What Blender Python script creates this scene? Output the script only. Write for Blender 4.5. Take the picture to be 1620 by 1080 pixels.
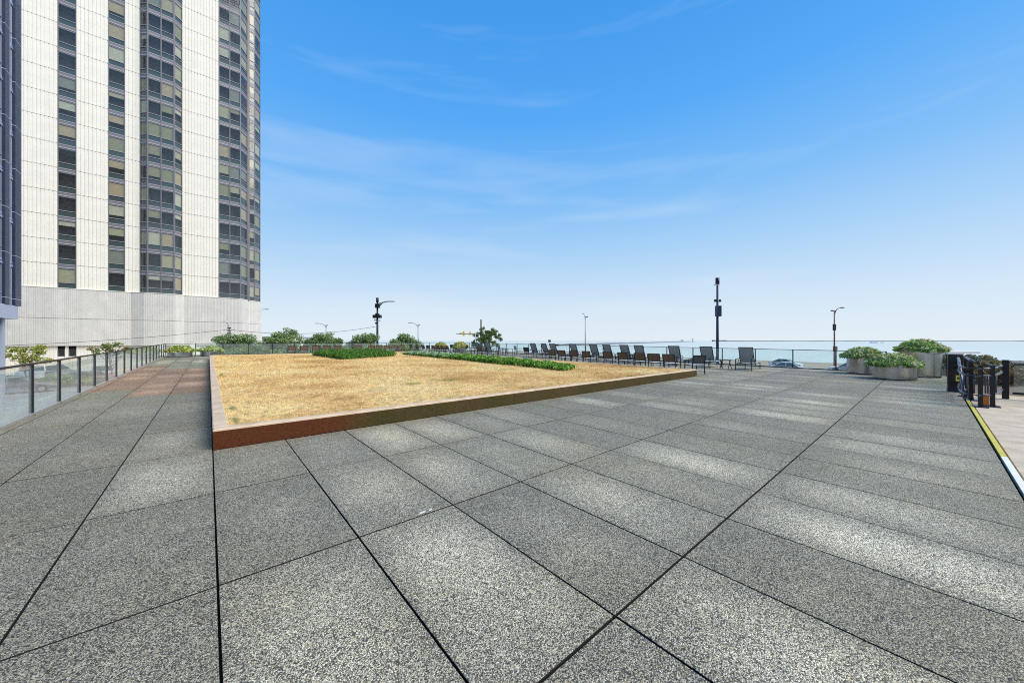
import bpy, math, random
import numpy as np
from mathutils import Vector, Matrix
R = math.radians
rnd = random.Random(7)
for o in list(bpy.data.objects): bpy.data.objects.remove(o)
SC = bpy.context.scene
COL = SC.collection

# ---------------------------------------------------------------- camera
EYE = 1.6
cam_d = bpy.data.cameras.new('camera'); cam = bpy.data.objects.new('camera', cam_d); COL.objects.link(cam)
cam_d.sensor_width = 36; cam_d.lens = 563/1620*36; cam_d.shift_y = -1.5/1620
cam_d.clip_start = 0.05; cam_d.clip_end = 60000
cam.location = (0, 0, EYE); cam.rotation_euler = (R(90), 0, -R(40.45))
SC.camera = cam

# ---------------------------------------------------------------- sky, sun, exposure
SUN_ELEV, SUN_ROT = 43, 146          # rotation clockwise from +Y
world = bpy.data.worlds.new("World"); SC.world = world; world.use_nodes = True
wn, wl = world.node_tree.nodes, world.node_tree.links
for n in list(wn): wn.remove(n)
wout = wn.new('ShaderNodeOutputWorld'); wbg = wn.new('ShaderNodeBackground')
sky = wn.new('ShaderNodeTexSky'); sky.sky_type = 'NISHITA'; sky.sun_disc = False
sky.sun_elevation = R(SUN_ELEV); sky.sun_rotation = R(SUN_ROT)
sky.altitude = 100; sky.air_density = 1.0; sky.dust_density = 0.6; sky.ozone_density = 2.5
wbg.inputs['Strength'].default_value = 0.10
tc = wn.new('ShaderNodeTexCoord'); sep = wn.new('ShaderNodeSeparateXYZ'); wl.new(tc.outputs['Generated'], sep.inputs[0])
ramp = wn.new('ShaderNodeValToRGB'); wl.new(sep.outputs['Z'], ramp.inputs[0])
SKY_STOPS = [(0.0, (8.0, 8.9, 9.7)), (0.10, (6.7, 8.2, 9.7)), (0.227, (4.35, 6.9, 9.75)), (0.359, (2.3, 5.5, 9.9)), (0.517, (1.0, 4.3, 9.9)), (0.677, (.58, 3.5, 9.1)), (1.0, (.40, 2.7, 7.8))]
els = ramp.color_ramp.elements
while len(els) < len(SKY_STOPS): els.new(0.5)
for e, (p, c) in zip(els, SKY_STOPS): e.position = p; e.color = (c[0]/10, c[1]/10, c[2]/10, 1)
gain = wn.new('ShaderNodeVectorMath'); gain.operation = 'SCALE'; gain.inputs['Scale'].default_value = 10
wl.new(ramp.outputs[0], gain.inputs[0])
mixs = wn.new('ShaderNodeMix'); mixs.data_type = 'RGBA'; mixs.inputs['Factor'].default_value = 0.9
wl.new(sky.outputs[0], mixs.inputs['A']); wl.new(gain.outputs[0], mixs.inputs['B'])
# thin high cloud: stretched noise on the sky sphere
cmap = wn.new('ShaderNodeMapping'); wl.new(tc.outputs['Generated'], cmap.inputs[0])
cmap.inputs['Scale'].default_value = (1.0, 1.0, 7.0); cmap.inputs['Rotation'].default_value = (0.0, 0.0, 0.6)
cn = wn.new('ShaderNodeTexNoise'); cn.inputs['Scale'].default_value = 1.7; cn.inputs['Detail'].default_value = 7; cn.inputs['Roughness'].default_value = .5; cn.inputs['Distortion'].default_value = .25
wl.new(cmap.outputs[0], cn.inputs['Vector'])
cr = wn.new('ShaderNodeMapRange'); cr.inputs['From Min'].default_value = .54; cr.inputs['From Max'].default_value = .85; cr.inputs['To Max'].default_value = .30; wl.new(cn.outputs['Fac'], cr.inputs['Value'])
cmix = wn.new('ShaderNodeMix'); cmix.data_type = 'RGBA'; cmix.inputs['B'].default_value = (8.5, 9.0, 9.6, 1)
wl.new(cr.outputs[0], cmix.inputs['Factor']); wl.new(mixs.outputs['Result'], cmix.inputs['A'])
wl.new(cmix.outputs['Result'], wbg.inputs['Color']); wl.new(wbg.outputs[0], wout.inputs[0])
sd = bpy.data.lights.new('sun', 'SUN'); sd.energy = 4.5; sd.angle = R(48); sd.color = (1, .93, .82)
sun = bpy.data.objects.new('sun', sd); COL.objects.link(sun)
sv = Vector((math.sin(R(SUN_ROT))*math.cos(R(SUN_ELEV)), math.cos(R(SUN_ROT))*math.cos(R(SUN_ELEV)), math.sin(R(SUN_ELEV))))
sun.rotation_euler = sv.to_track_quat('Z', 'Y').to_euler(); sun.location = sv*60
SC.view_settings.view_transform = 'Standard'; SC.view_settings.look = 'None'
SC.view_settings.exposure = 0.0; SC.view_settings.gamma = 1.0; SC.view_settings.use_curve_mapping = False
SC.cycles.max_bounces = 8; SC.cycles.transparent_max_bounces = 24; SC.cycles.use_denoising = False; SC.cycles.filter_width = 1.05

# ---------------------------------------------------------------- picture ray -> place helper (for choosing spots)
FPX, CX, CY = 563., 810., 538.5
AX, AZ, BX, BZ = -.64879, .76097, .76097, .64879
SL = .0068                                  # the deck rises gently along y
def at_z(px, py, z):
    t = (px-CX)/FPX; Z = (EYE-z)/((py-CY)/FPX); return Vector((Z*(t*BX+BZ), Z*(t*AX+AZ), z))
def at_depth(px, Z, z=0):
    t = (px-CX)/FPX; return Vector((Z*(t*BX+BZ), Z*(t*AX+AZ), z))
def zpx(py, Z): return EYE + (CY-py)*Z/FPX
def dz(v): return SL*v

# ---------------------------------------------------------------- materials
def nt(m): return m.node_tree.nodes, m.node_tree.links
def mat(name, col, rough=.6, metal=0, spec=.5, noise=0, nscale=8, bump=0, bscale=40, aniso=None, var2=None):
    m = bpy.data.materials.new(name); m.use_nodes = True
    n, l = nt(m); b = n['Principled BSDF']
    b.inputs['Base Color'].default_value = (*col, 1); b.inputs['Roughness'].default_value = rough
    b.inputs['Metallic'].default_value = metal; b.inputs['Specular IOR Level'].default_value = spec
    if noise or bump:
        t = n.new('ShaderNodeTexCoord')
    if noise:
        x = n.new('ShaderNodeTexNoise'); x.inputs['Scale'].default_value = nscale; x.inputs['Detail'].default_value = 6; x.inputs['Roughness'].default_value = .65
        l.new(t.outputs['Object'], x.inputs['Vector'])
        r = n.new('ShaderNodeMapRange'); r.inputs['From Min'].default_value = .3; r.inputs['From Max'].default_value = .7
        l.new(x.outputs['Fac'], r.inputs['Value'])
        mx = n.new('ShaderNodeMix'); mx.data_type = 'RGBA'
        mx.inputs['A'].default_value = (*[c*(1-noise) for c in col], 1)
        mx.inputs['B'].default_value = (*(var2 or [min(1, c*(1+noise)) for c in col]), 1)
        l.new(r.outputs[0], mx.inputs['Factor']); l.new(mx.outputs['Result'], b.inputs['Base Color'])
        rr = n.new('ShaderNodeMapRange'); rr.inputs['To Min'].default_value = max(0, rough-.1); rr.inputs['To Max'].default_value = min(1, rough+.12)
        l.new(x.outputs['Fac'], rr.inputs['Value']); l.new(rr.outputs[0], b.inputs['Roughness'])
    if bump:
        y = n.new('ShaderNodeTexNoise'); y.inputs['Scale'].default_value = bscale; y.inputs['Detail'].default_value = 4
        l.new(t.outputs['Object'], y.inputs['Vector'])
        bp = n.new('ShaderNodeBump'); bp.inputs['Strength'].default_value = bump; bp.inputs['Distance'].default_value = .02
        l.new(y.outputs['Fac'], bp.inputs['Height']); l.new(bp.outputs[0], b.inputs['Normal'])
    return m
def math_n(n, l, op, a, b=None, c=None):
    x = n.new('ShaderNodeMath'); x.operation = op
    for i, v in enumerate((a, b, c)):
        if v is None: continue
        if isinstance(v, (int, float)): x.inputs[i].default_value = v
        else: l.new(v, x.inputs[i])
    return x.outputs[0]
def mixc(n, l, f, a, b, blend='MIX'):
    x = n.new('ShaderNodeMix'); x.data_type = 'RGBA'; x.blend_type = blend
    for k, v in (('Factor', f), ('A', a), ('B', b)):
        if isinstance(v, (int, float)): x.inputs[k].default_value = v
        elif isinstance(v, tuple): x.inputs[k].default_value = (*v, 1)
        else: l.new(v, x.inputs[k])
    return x.outputs['Result']
def glass_mat(name, tint=(.9, .95, .93), haze=.1, rough=.03, ior=1.5):
    m = bpy.data.materials.new(name); m.use_nodes = True; n, l = nt(m)
    for x in list(n): n.remove(x)
    o = n.new('ShaderNodeOutputMaterial'); tr = n.new('ShaderNodeBsdfTransparent'); tr.inputs[0].default_value = (*tint, 1)
    gl = n.new('ShaderNodeBsdfGlossy'); gl.inputs['Roughness'].default_value = rough; gl.inputs[0].default_value = (1, 1, 1, 1)
    df = n.new('ShaderNodeBsdfDiffuse'); df.inputs[0].default_value = (.8, .84, .82, 1)
    fr = n.new('ShaderNodeFresnel'); fr.inputs[0].default_value = ior
    tn = n.new('ShaderNodeTexCoord'); ns = n.new('ShaderNodeTexNoise'); ns.inputs['Scale'].default_value = 3; ns.inputs['Detail'].default_value = 5
    l.new(tn.outputs['Object'], ns.inputs['Vector'])
    d = math_n(n, l, 'MULTIPLY', ns.outputs['Fac'], haze*2)  # share of white diffuse, paints a milky haze over the pane
    m1 = n.new('ShaderNodeMixShader'); l.new(d, m1.inputs[0]); l.new(tr.outputs[0], m1.inputs[1]); l.new(df.outputs[0], m1.inputs[2])
    ge = n.new('ShaderNodeNewGeometry'); ff = math_n(n, l, 'MULTIPLY', fr.outputs[0], math_n(n, l, 'SUBTRACT', 1.0, ge.outputs['Backfacing']))
    m2 = n.new('ShaderNodeMixShader'); l.new(ff, m2.inputs[0]); l.new(m1.outputs[0], m2.inputs[1]); l.new(gl.outputs[0], m2.inputs[2])
    l.new(m2.outputs[0], o.inputs[0]); return m
def leaf_mat(name, c1, c2, c3=None, rough=.5, trans=.25):
    m = bpy.data.materials.new(name); m.use_nodes = True; n, l = nt(m); b = n['Principled BSDF']
    g = n.new('ShaderNodeNewGeometry'); r = n.new('ShaderNodeValToRGB'); l.new(g.outputs['Random Per Island'], r.inputs[0])
    cols = [c1, c2] + ([c3] if c3 else [])
    while len(r.color_ramp.elements) < len(cols): r.color_ramp.elements.new(.5)
    for i, e in enumerate(r.color_ramp.elements): e.position = i/(len(cols)-1)*.9; e.color = (*cols[i], 1)
    l.new(r.outputs[0], b.inputs['Base Color']); b.inputs['Roughness'].default_value = rough; b.inputs['Specular IOR Level'].default_value = .35
    t = n.new('ShaderNodeBsdfTranslucent'); l.new(r.outputs[0], t.inputs[0])
    mx = n.new('ShaderNodeMixShader'); mx.inputs[0].default_value = trans
    o = n['Material Output']; l.new(b.outputs[0], mx.inputs[1]); l.new(t.outputs[0], mx.inputs[2]); l.new(mx.outputs[0], o.inputs[0])
    return m

GU, GV, GV0 = .8735, 1.80, 1.18
DRY = [(2.25, 3.85, .38, .62, .75), (3.1, 2.15, .36, .62, .70), (2.2, 2.0, .36, .7, .38), (1.3, 4.0, .35, .7, .35), (.5, 3.9, .36, .7, .28), (4.9, 2.1, .5, .8, .5), (5.0, .35, .45, .7, .95), (6.3, .2, .5, .6, .6), (7.2, 2.2, .5, .8, .5), (9.5, 4.0, .5, .8, .6), (8.6, .3, .5, .7, .5), (4.2, 5.4, .5, .7, .4), (3.9, .2, .36, .6, .35)]
def make_paving():
    m = bpy.data.materials.new('exposed_aggregate_paving'); m.use_nodes = True; n, l = nt(m); b = n['Principled BSDF']
    g = n.new('ShaderNodeNewGeometry'); pos = g.outputs['Position']
    sx = n.new('ShaderNodeSeparateXYZ'); l.new(pos, sx.inputs[0])
    gu = math_n(n, l, 'DIVIDE', math_n(n, l, 'SUBTRACT', sx.outputs['X'], .045), GU)
    gv = math_n(n, l, 'DIVIDE', math_n(n, l, 'SUBTRACT', sx.outputs['Y'], GV0), GV)
    iu, iv = math_n(n, l, 'FLOOR', gu), math_n(n, l, 'FLOOR', gv)
    fu, fv = math_n(n, l, 'FRACT', gu), math_n(n, l, 'FRACT', gv)
    cb = n.new('ShaderNodeCombineXYZ'); l.new(iu, cb.inputs[0]); l.new(iv, cb.inputs[1])
    wnz = n.new('ShaderNodeTexWhiteNoise'); wnz.noise_dimensions = '2D'; l.new(cb.outputs[0], wnz.inputs['Vector'])
    # pebbles
    vo = n.new('ShaderNodeTexVoronoi'); vo.inputs['Scale'].default_value = 165; l.new(pos, vo.inputs['Vector'])
    sc = n.new('ShaderNodeSeparateColor'); l.new(vo.outputs['Color'], sc.inputs[0])
    r = n.new('ShaderNodeValToRGB'); r.color_ramp.interpolation = 'CONSTANT'
    cs = [(0, (.045, .043, .036)), (.18, (.16, .15, .115)), (.34, (.33, .31, .235)), (.54, (.43, .405, .315)), (.68, (.20, .195, .175)), (.76, (.52, .49, .385)), (.91, (.42, .33, .20)), (.95, (.64, .61, .52))]
    while len(r.color_ramp.elements) < len(cs): r.color_ramp.elements.new(.5)
    for e, (p, c) in zip(r.color_ramp.elements, cs): e.position = p; e.color = (*c, 1)
    l.new(sc.outputs[0], r.inputs[0])
    gap = n.new('ShaderNodeMapRange'); gap.inputs['From Min'].default_value = .0026; gap.inputs['From Max'].default_value = .0046
    l.new(math_n(n, l, 'DIVIDE', vo.outputs['Distance'], 165.0), gap.inputs['Value'])
    col = mixc(n, l, gap.outputs[0], r.outputs[0], (.045, .044, .040))
    # second, coarser grains keep speckle alive farther off
    v2 = n.new('ShaderNodeTexVoronoi'); v2.inputs['Scale'].default_value = 34; l.new(pos, v2.inputs['Vector'])
    s2 = n.new('ShaderNodeSeparateColor'); l.new(v2.outputs['Color'], s2.inputs[0])
    f2 = math_n(n, l, 'MULTIPLY_ADD', s2.outputs[0], .22, .89)
    # pale dry middle of slabs, damp edges, algae
    eu = math_n(n, l, 'MULTIPLY', math_n(n, l, 'MULTIPLY', fu, math_n(n, l, 'SUBTRACT', 1.0, fu)), 4.0)
    ev = math_n(n, l, 'MULTIPLY', math_n(n, l, 'MULTIPLY', fv, math_n(n, l, 'SUBTRACT', 1.0, fv)), 4.0)
    ce = math_n(n, l, 'MULTIPLY', eu, ev)
    n1 = n.new('ShaderNodeTexNoise'); n1.inputs['Scale'].default_value = .9; n1.inputs['Detail'].default_value = 6; l.new(pos, n1.inputs['Vector'])
    n2 = n.new('ShaderNodeTexNoise'); n2.inputs['Scale'].default_value = 5; n2.inputs['Detail'].default_value = 5; l.new(pos, n2.inputs['Vector'])
    w3 = math_n(n, l, 'POWER', wnz.outputs['Value'], 2.2)
    dry = math_n(n, l, 'MULTIPLY', math_n(n, l, 'MULTIPLY', ce, w3), n1.outputs['Fac'])
    for (du_, dv_, ru_, rv_, k_) in DRY:
        a = math_n(n, l, 'DIVIDE', math_n(n, l, 'SUBTRACT', sx.outputs['X'], du_), ru_); c = math_n(n, l, 'DIVIDE', math_n(n, l, 'SUBTRACT', sx.outputs['Y'], dv_), rv_)
        q = math_n(n, l, 'ADD', math_n(n, l, 'MULTIPLY', a, a), math_n(n, l, 'MULTIPLY', c, c))
        e = math_n(n, l, 'MULTIPLY', math_n(n, l, 'POWER', 2.718, math_n(n, l, 'MULTIPLY', q, -1.0)), math_n(n, l, 'MULTIPLY', n1.outputs['Fac'], k_))
        dry = math_n(n, l, 'ADD', dry, math_n(n, l, 'MULTIPLY', e, math_n(n, l, 'POWER', ce, .35)))
    fac = math_n(n, l, 'ADD', math_n(n, l, 'MULTIPLY_ADD', dry, 1.45, .78), math_n(n, l, 'MULTIPLY', n2.outputs['Fac'], .42))
    fac = math_n(n, l, 'MULTIPLY', fac, math_n(n, l, 'MULTIPLY_ADD', wnz.outputs['Value'], .22, .88))
    fac = math_n(n, l, 'MULTIPLY', fac, f2)
    cs2 = n.new('ShaderNodeVectorMath'); cs2.operation = 'SCALE'; l.new(col, cs2.inputs[0]); l.new(fac, cs2.inputs['Scale'])
    # warm / mossy casts
    n3 = n.new('ShaderNodeTexNoise'); n3.inputs['Scale'].default_value = .55; n3.inputs['Detail'].default_value = 3; l.new(pos, n3.inputs['Vector'])
    mr = n.new('ShaderNodeMapRange'); mr.inputs['From Min'].default_value = .42; mr.inputs['From Max'].default_value = .7; mr.inputs['To Max'].default_value = .40; l.new(n3.outputs['Fac'], mr.inputs['Value'])
    c3 = mixc(n, l, mr.outputs[0], cs2.outputs[0], mixc(n, l, 1.0, cs2.outputs[0], (1.12, 1.08, .84), 'MULTIPLY'))
    # slab colour (red granite slabs on the left walk)
    oi = n.new('ShaderNodeObjectInfo')
    c4 = mixc(n, l, 1.0, c3, oi.outputs['Color'], 'MULTIPLY')
    l.new(mixc(n, l, 1.0, c4, (1.035, .99, .90), 'MULTIPLY'), b.inputs['Base Color'])
    rr = math_n(n, l, 'MULTIPLY_ADD', n1.outputs['Fac'], .35, .50); l.new(rr, b.inputs['Roughness'])
    b.inputs['Specular IOR Level'].default_value = .35
    bp = n.new('ShaderNodeBump'); bp.inputs['Strength'].default_value = .8; bp.inputs['Distance'].default_value = .003; bp.invert = True
    l.new(vo.outputs['Distance'], bp.inputs['Height']); l.new(bp.outputs[0], b.inputs['Normal'])
    return m
M = {}
M['paving'] = make_paving()
M['joint'] = mat('dark_joint_bed', (.012, .012, .012), .95)
M['concrete'] = mat('pale_concrete', (.50, .40, .28), .8, noise=.22, nscale=2.5, bump=.3, bscale=60, var2=(.66, .53, .37))
M['steel'] = mat('brushed_steel', (.46, .465, .475), .20, metal=1, noise=.04, nscale=2)
M['black'] = mat('black_painted_steel', (.007, .007, .010), .32, spec=.35, noise=.3, nscale=10)
M['railgrey'] = mat('dark_grey_railing_paint', (.012, .013, .016), .4, spec=.3)
M['alu'] = mat('weathered_aluminium', (.55, .52, .46), .4, metal=.6)
M['glass'] = glass_mat('clear_railing_glass', (.93, .97, .95), .17)
M['glassr'] = glass_mat('sea_side_railing_glass', (.94, .98, .965), .06)
M['sling'] = mat('grey_sling_mesh', (.32, .34, .34), .7, bump=.3, bscale=200)
M['brown'] = mat('brown_sling_mesh', (.15, .095, .055), .65, noise=.3, nscale=6, bump=.3, bscale=200)
M['skylit_sling'] = mat('pale_grey_sling_with_sky_sheen', (.66, .67, .68), .6)  # light grey seats, brightness of the reflected sky put into the colour
M['dark_sling'] = mat('charcoal_sling_mesh', (.035, .037, .045), .6)
M['teal_sling'] = mat('pale_green_grey_sling', (.22, .26, .25), .6)
M['bark'] = mat('grey_brown_bark', (.10, .075, .05), .9, noise=.4, nscale=12, bump=.6, bscale=30)
M['soil'] = mat('dark_soil', (.05, .035, .022), .95, noise=.4, nscale=15)
M['asphalt'] = mat('street_asphalt', (.36, .36, .35), .8, noise=.16, nscale=.3, bump=.2, bscale=40)
M['whiteline'] = mat('white_road_paint', (.72, .72, .70), .6)
M['lawn2'] = mat('green_verge', (.075, .16, .04), .9, noise=.4, nscale=3)
M['bikelane'] = mat('green_lane_paint', (.10, .38, .17), .7, noise=.2, nscale=1)
M['sand'] = mat('beach_sand', (.36, .29, .19), .95, noise=.25, nscale=.15, bump=.3, bscale=4)
M['osand'] = mat('orange_sandy_path', (.62, .42, .20), .95, noise=.2, nscale=2); M['scrubsoil'] = mat('dry_planted_soil', (.16, .12, .07), .95, noise=.4, nscale=3)
M['rock'] = mat('breakwater_rock', (.13, .14, .15), .9, noise=.3, nscale=.3)
M['yellow'] = mat('yellow_edge_paint', (.55, .46, .06), .6, noise=.25, nscale=14)
M['white'] = mat('white_edge_paint', (.74, .72, .64), .6, noise=.15, nscale=10)
M['orange'] = mat('orange_plastic', (.9, .26, .02), .4)
M['stickery'] = mat('yellow_notice', (.85, .62, .04), .5)
M['navy'] = mat('navy_blue_paint', (.008, .012, .05), .35, spec=.35)
M['greypole'] = mat('galvanised_pole', (.30, .32, .33), .5, metal=.4)
M['redpole'] = mat('rust_red_pole', (.13, .045, .04), .5)
M['signal_yellow'] = mat('traffic_signal_yellow', (.72, .42, .03), .45)
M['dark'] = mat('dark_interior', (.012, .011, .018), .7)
M['lens'] = mat('lamp_lens', (.6, .62, .6), .2)

def brushed(m):
    n, l = nt(m); b = n['Principled BSDF']; b.inputs['Anisotropic'].default_value = .8
    tg = n.new('ShaderNodeTangent'); tg.direction_type = 'RADIAL'; tg.axis = 'Z'; l.new(tg.outputs[0], b.inputs['Tangent'])
brushed(M['steel'])
def make_kerb():
    m = bpy.data.materials.new('mossy_stained_shaded_kerb'); m.use_nodes = True; n, l = nt(m); b = n['Principled BSDF']
    g = n.new('ShaderNodeNewGeometry'); pos = g.outputs['Position']
    sx = n.new('ShaderNodeSeparateXYZ'); l.new(pos, sx.inputs[0])
    nz = n.new('ShaderNodeTexNoise'); nz.inputs['Scale'].default_value = 1.1; nz.inputs['Detail'].default_value = 7; nz.inputs['Roughness'].default_value = .6; l.new(pos, nz.inputs['Vector'])
    fine = n.new('ShaderNodeTexNoise'); fine.inputs['Scale'].default_value = 28; fine.inputs['Detail'].default_value = 6; l.new(pos, fine.inputs['Vector'])
    redf = n.new('ShaderNodeMapRange'); redf.inputs['From Min'].default_value = 1.2; redf.inputs['From Max'].default_value = 2.6
    xx = math_n(n, l, 'ADD', sx.outputs['X'], math_n(n, l, 'MULTIPLY_ADD', nz.outputs['Fac'], 2.2, -1.1)); l.new(xx, redf.inputs['Value'])
    base = mixc(n, l, redf.outputs[0], (.080, .022, .006), (.066, .043, .013))
    moss = n.new('ShaderNodeMapRange'); moss.inputs['From Min'].default_value = .38; moss.inputs['From Max'].default_value = .62; l.new(nz.outputs['Fac'], moss.inputs['Value'])
    mossf = math_n(n, l, 'MULTIPLY', moss.outputs[0], redf.outputs[0])
    c = mixc(n, l, math_n(n, l, 'MULTIPLY', mossf, .75), base, (.036, .034, .006))
    f = math_n(n, l, 'MULTIPLY_ADD', fine.outputs['Fac'], 1.5, .28)
    vs = n.new('ShaderNodeVectorMath'); vs.operation = 'SCALE'; l.new(c, vs.inputs[0]); l.new(f, vs.inputs['Scale'])
    l.new(vs.outputs[0], b.inputs['Base Color']); b.inputs['Roughness'].default_value = .8; b.inputs['Specular IOR Level'].default_value = .2
    bp = n.new('ShaderNodeBump'); bp.inputs['Strength'].default_value = .7; bp.inputs['Distance'].default_value = .015
    l.new(fine.outputs['Fac'], bp.inputs['Height']); l.new(bp.outputs[0], b.inputs['Normal'])
    return m
M['kerbside'] = make_kerb()  # moss and rust stains, with shade on the sides darkened into the colour
M['kerbtop'] = mat('worn_sandstone_kerb_top', (.58, .42, .27), .75, noise=.16, nscale=3, bump=.3, bscale=50, var2=(.72, .54, .37))

def make_lawn(name, dark):
    m = bpy.data.materials.new(name); m.use_nodes = True; n, l = nt(m); b = n['Principled BSDF']
    g = n.new('ShaderNodeNewGeometry'); pos = g.outputs['Position']
    a = n.new('ShaderNodeTexNoise'); a.inputs['Scale'].default_value = .35; a.inputs['Detail'].default_value = 8; a.inputs['Roughness'].default_value = .62; l.new(pos, a.inputs['Vector'])
    r = n.new('ShaderNodeValToRGB')
    cs = [(.30, (.62, .36, .125)), (.42, (.78, .50, .20)), (.52, (.90, .64, .28)), (.62, (.92, .71, .34)), (.74, (.82, .59, .27))]
    while len(r.color_ramp.elements) < len(cs): r.color_ramp.elements.new(.5)
    for e, (p, c) in zip(r.color_ramp.elements, cs): e.position = p; e.color = (*c, 1)
    l.new(a.outputs['Fac'], r.inputs[0]); col = r.outputs[0]
    # sparse green regrowth: a few measured patches plus faint scattered ones
    sx = n.new('ShaderNodeSeparateXYZ'); l.new(pos, sx.inputs[0])
    nz = n.new('ShaderNodeTexNoise'); nz.inputs['Scale'].default_value = 3.2; nz.inputs['Detail'].default_value = 5; l.new(pos, nz.inputs['Vector'])
    tot = None
    for (u, v, ru, rv) in GREEN:
        du = math_n(n, l, 'DIVIDE', math_n(n, l, 'SUBTRACT', sx.outputs['X'], u), ru)
        dv = math_n(n, l, 'DIVIDE', math_n(n, l, 'SUBTRACT', sx.outputs['Y'], v), rv)
        d = math_n(n, l, 'SQRT', math_n(n, l, 'ADD', math_n(n, l, 'MULTIPLY', du, du), math_n(n, l, 'MULTIPLY', dv, dv)))
        w = math_n(n, l, 'SUBTRACT', math_n(n, l, 'SUBTRACT', 1.5, d), math_n(n, l, 'MULTIPLY', nz.outputs['Fac'], 1.3))
        x = n.new('ShaderNodeClamp'); l.new(w, x.inputs[0])
        tot = x.outputs[0] if tot is None else math_n(n, l, 'MAXIMUM', tot, x.outputs[0])
    gs = n.new('ShaderNodeTexNoise'); gs.inputs['Scale'].default_value = .8; gs.inputs['Detail'].default_value = 6; gs.inputs['Roughness'].default_value = .7; l.new(pos, gs.inputs['Vector'])
    gm = n.new('ShaderNodeMapRange'); gm.inputs['From Min'].default_value = .60; gm.inputs['From Max'].default_value = .72; gm.inputs['To Max'].default_value = .4; l.new(gs.outputs['Fac'], gm.inputs['Value'])
    tot = math_n(n, l, 'MAXIMUM', tot, gm.outputs[0])
    col = mixc(n, l, math_n(n, l, 'MULTIPLY', tot, .85), col, (.17, .25, .035))
    ri = math_n(n, l, 'MULTIPLY_ADD', g.outputs['Random Per Island'], .75, .62)
    if dark:
        fz = n.new('ShaderNodeTexNoise'); fz.inputs['Scale'].default_value = 22; fz.inputs['Detail'].default_value = 5; l.new(pos, fz.inputs['Vector'])
        ri = math_n(n, l, 'MULTIPLY_ADD', fz.outputs['Fac'], 1.1, .22)
    cl = n.new('ShaderNodeTexNoise'); cl.inputs['Scale'].default_value = 7.5; cl.inputs['Detail'].default_value = 7; cl.inputs['Roughness'].default_value = .75; l.new(pos, cl.inputs['Vector'])
    cm = n.new('ShaderNodeMapRange'); cm.inputs['From Min'].default_value = .36; cm.inputs['From Max'].default_value = .56; cm.inputs['To Min'].default_value = .50; cm.inputs['To Max'].default_value = 1.08; l.new(cl.outputs['Fac'], cm.inputs['Value'])
    ri = math_n(n, l, 'MULTIPLY', ri, cm.outputs[0])
    vs = n.new('ShaderNodeVectorMath'); vs.operation = 'SCALE'; l.new(col, vs.inputs[0]); l.new(ri, vs.inputs['Scale'])
    l.new(vs.outputs[0], b.inputs['Base Color']); b.inputs['Roughness'].default_value = .9; b.inputs['Specular IOR Level'].default_value = .1
    return m
GREEN = [(4.35, 6.95, .55, .16), (3.99, 13.45, .35, .35), (4.7, 14.2, .4, .35), (.34, 8.6, .12, .6), (11.5, 6.95, .5, .2), (5.8, 10.0, .6, .5), (4.6, 9.9, .45, .4), (.33, 7.2, .08, .4), (9.8, 12, .8, .5), (.35, 16.5, .12, 1.2)]
M['thatch'] = make_lawn('dry_lawn_thatch', True); M['straw'] = make_lawn('straw_grass_blades', False)
# foliage
M['shrubleaf'] = leaf_mat('grey_green_shrub_leaf', (.09, .16, .04), (.21, .32, .10), (.36, .46, .22))
M['treeleaf'] = leaf_mat('olive_tree_leaf', (.05, .085, .02), (.13, .17, .04), (.30, .30, .10))
M['yellowleaf'] = leaf_mat('yellow_green_tree_leaf', (.16, .20, .03), (.34, .36, .06), (.50, .48, .12))
M['darkleaf'] = leaf_mat('deep_green_tree_leaf', (.05, .10, .03), (.12, .19, .05), (.22, .29, .10))
M['autumnleaf'] = leaf_mat('green_tree_leaf_with_red', (.10, .20, .03), (.22, .32, .06), (.30, .12, .08))
M['hedgeleaf'] = leaf_mat('bright_hedge_leaf', (.055, .17, .02), (.17, .38, .04), (.34, .54, .10))
M['bladeleaf'] = leaf_mat('strappy_bed_leaf', (.05, .15, .02), (.11, .26, .035), (.19, .36, .06))
M['planterleaf'] = leaf_mat('planter_leaf_green', (.10, .24, .03), (.24, .42, .07), (.42, .56, .14))
M['creamleaf'] = leaf_mat('cream_variegated_leaf', (.55, .58, .26), (.78, .76, .48), (.82, .66, .55))
M['yellowbloom'] = leaf_mat('yellow_planter_bloom', (.45, .38, .08), (.68, .58, .16), (.75, .68, .35))
M['whitebloom'] = leaf_mat('white_flower', (.75, .75, .75), (.85, .83, .86))
M['scrubleaf'] = leaf_mat('dusty_grey_green_scrub', (.05, .06, .035), (.13, .15, .09), (.27, .27, .20))
M['redscrub'] = leaf_mat('reddish_scrub_leaf', (.14, .06, .03), (.26, .16, .05), (.30, .26, .08))

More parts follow.
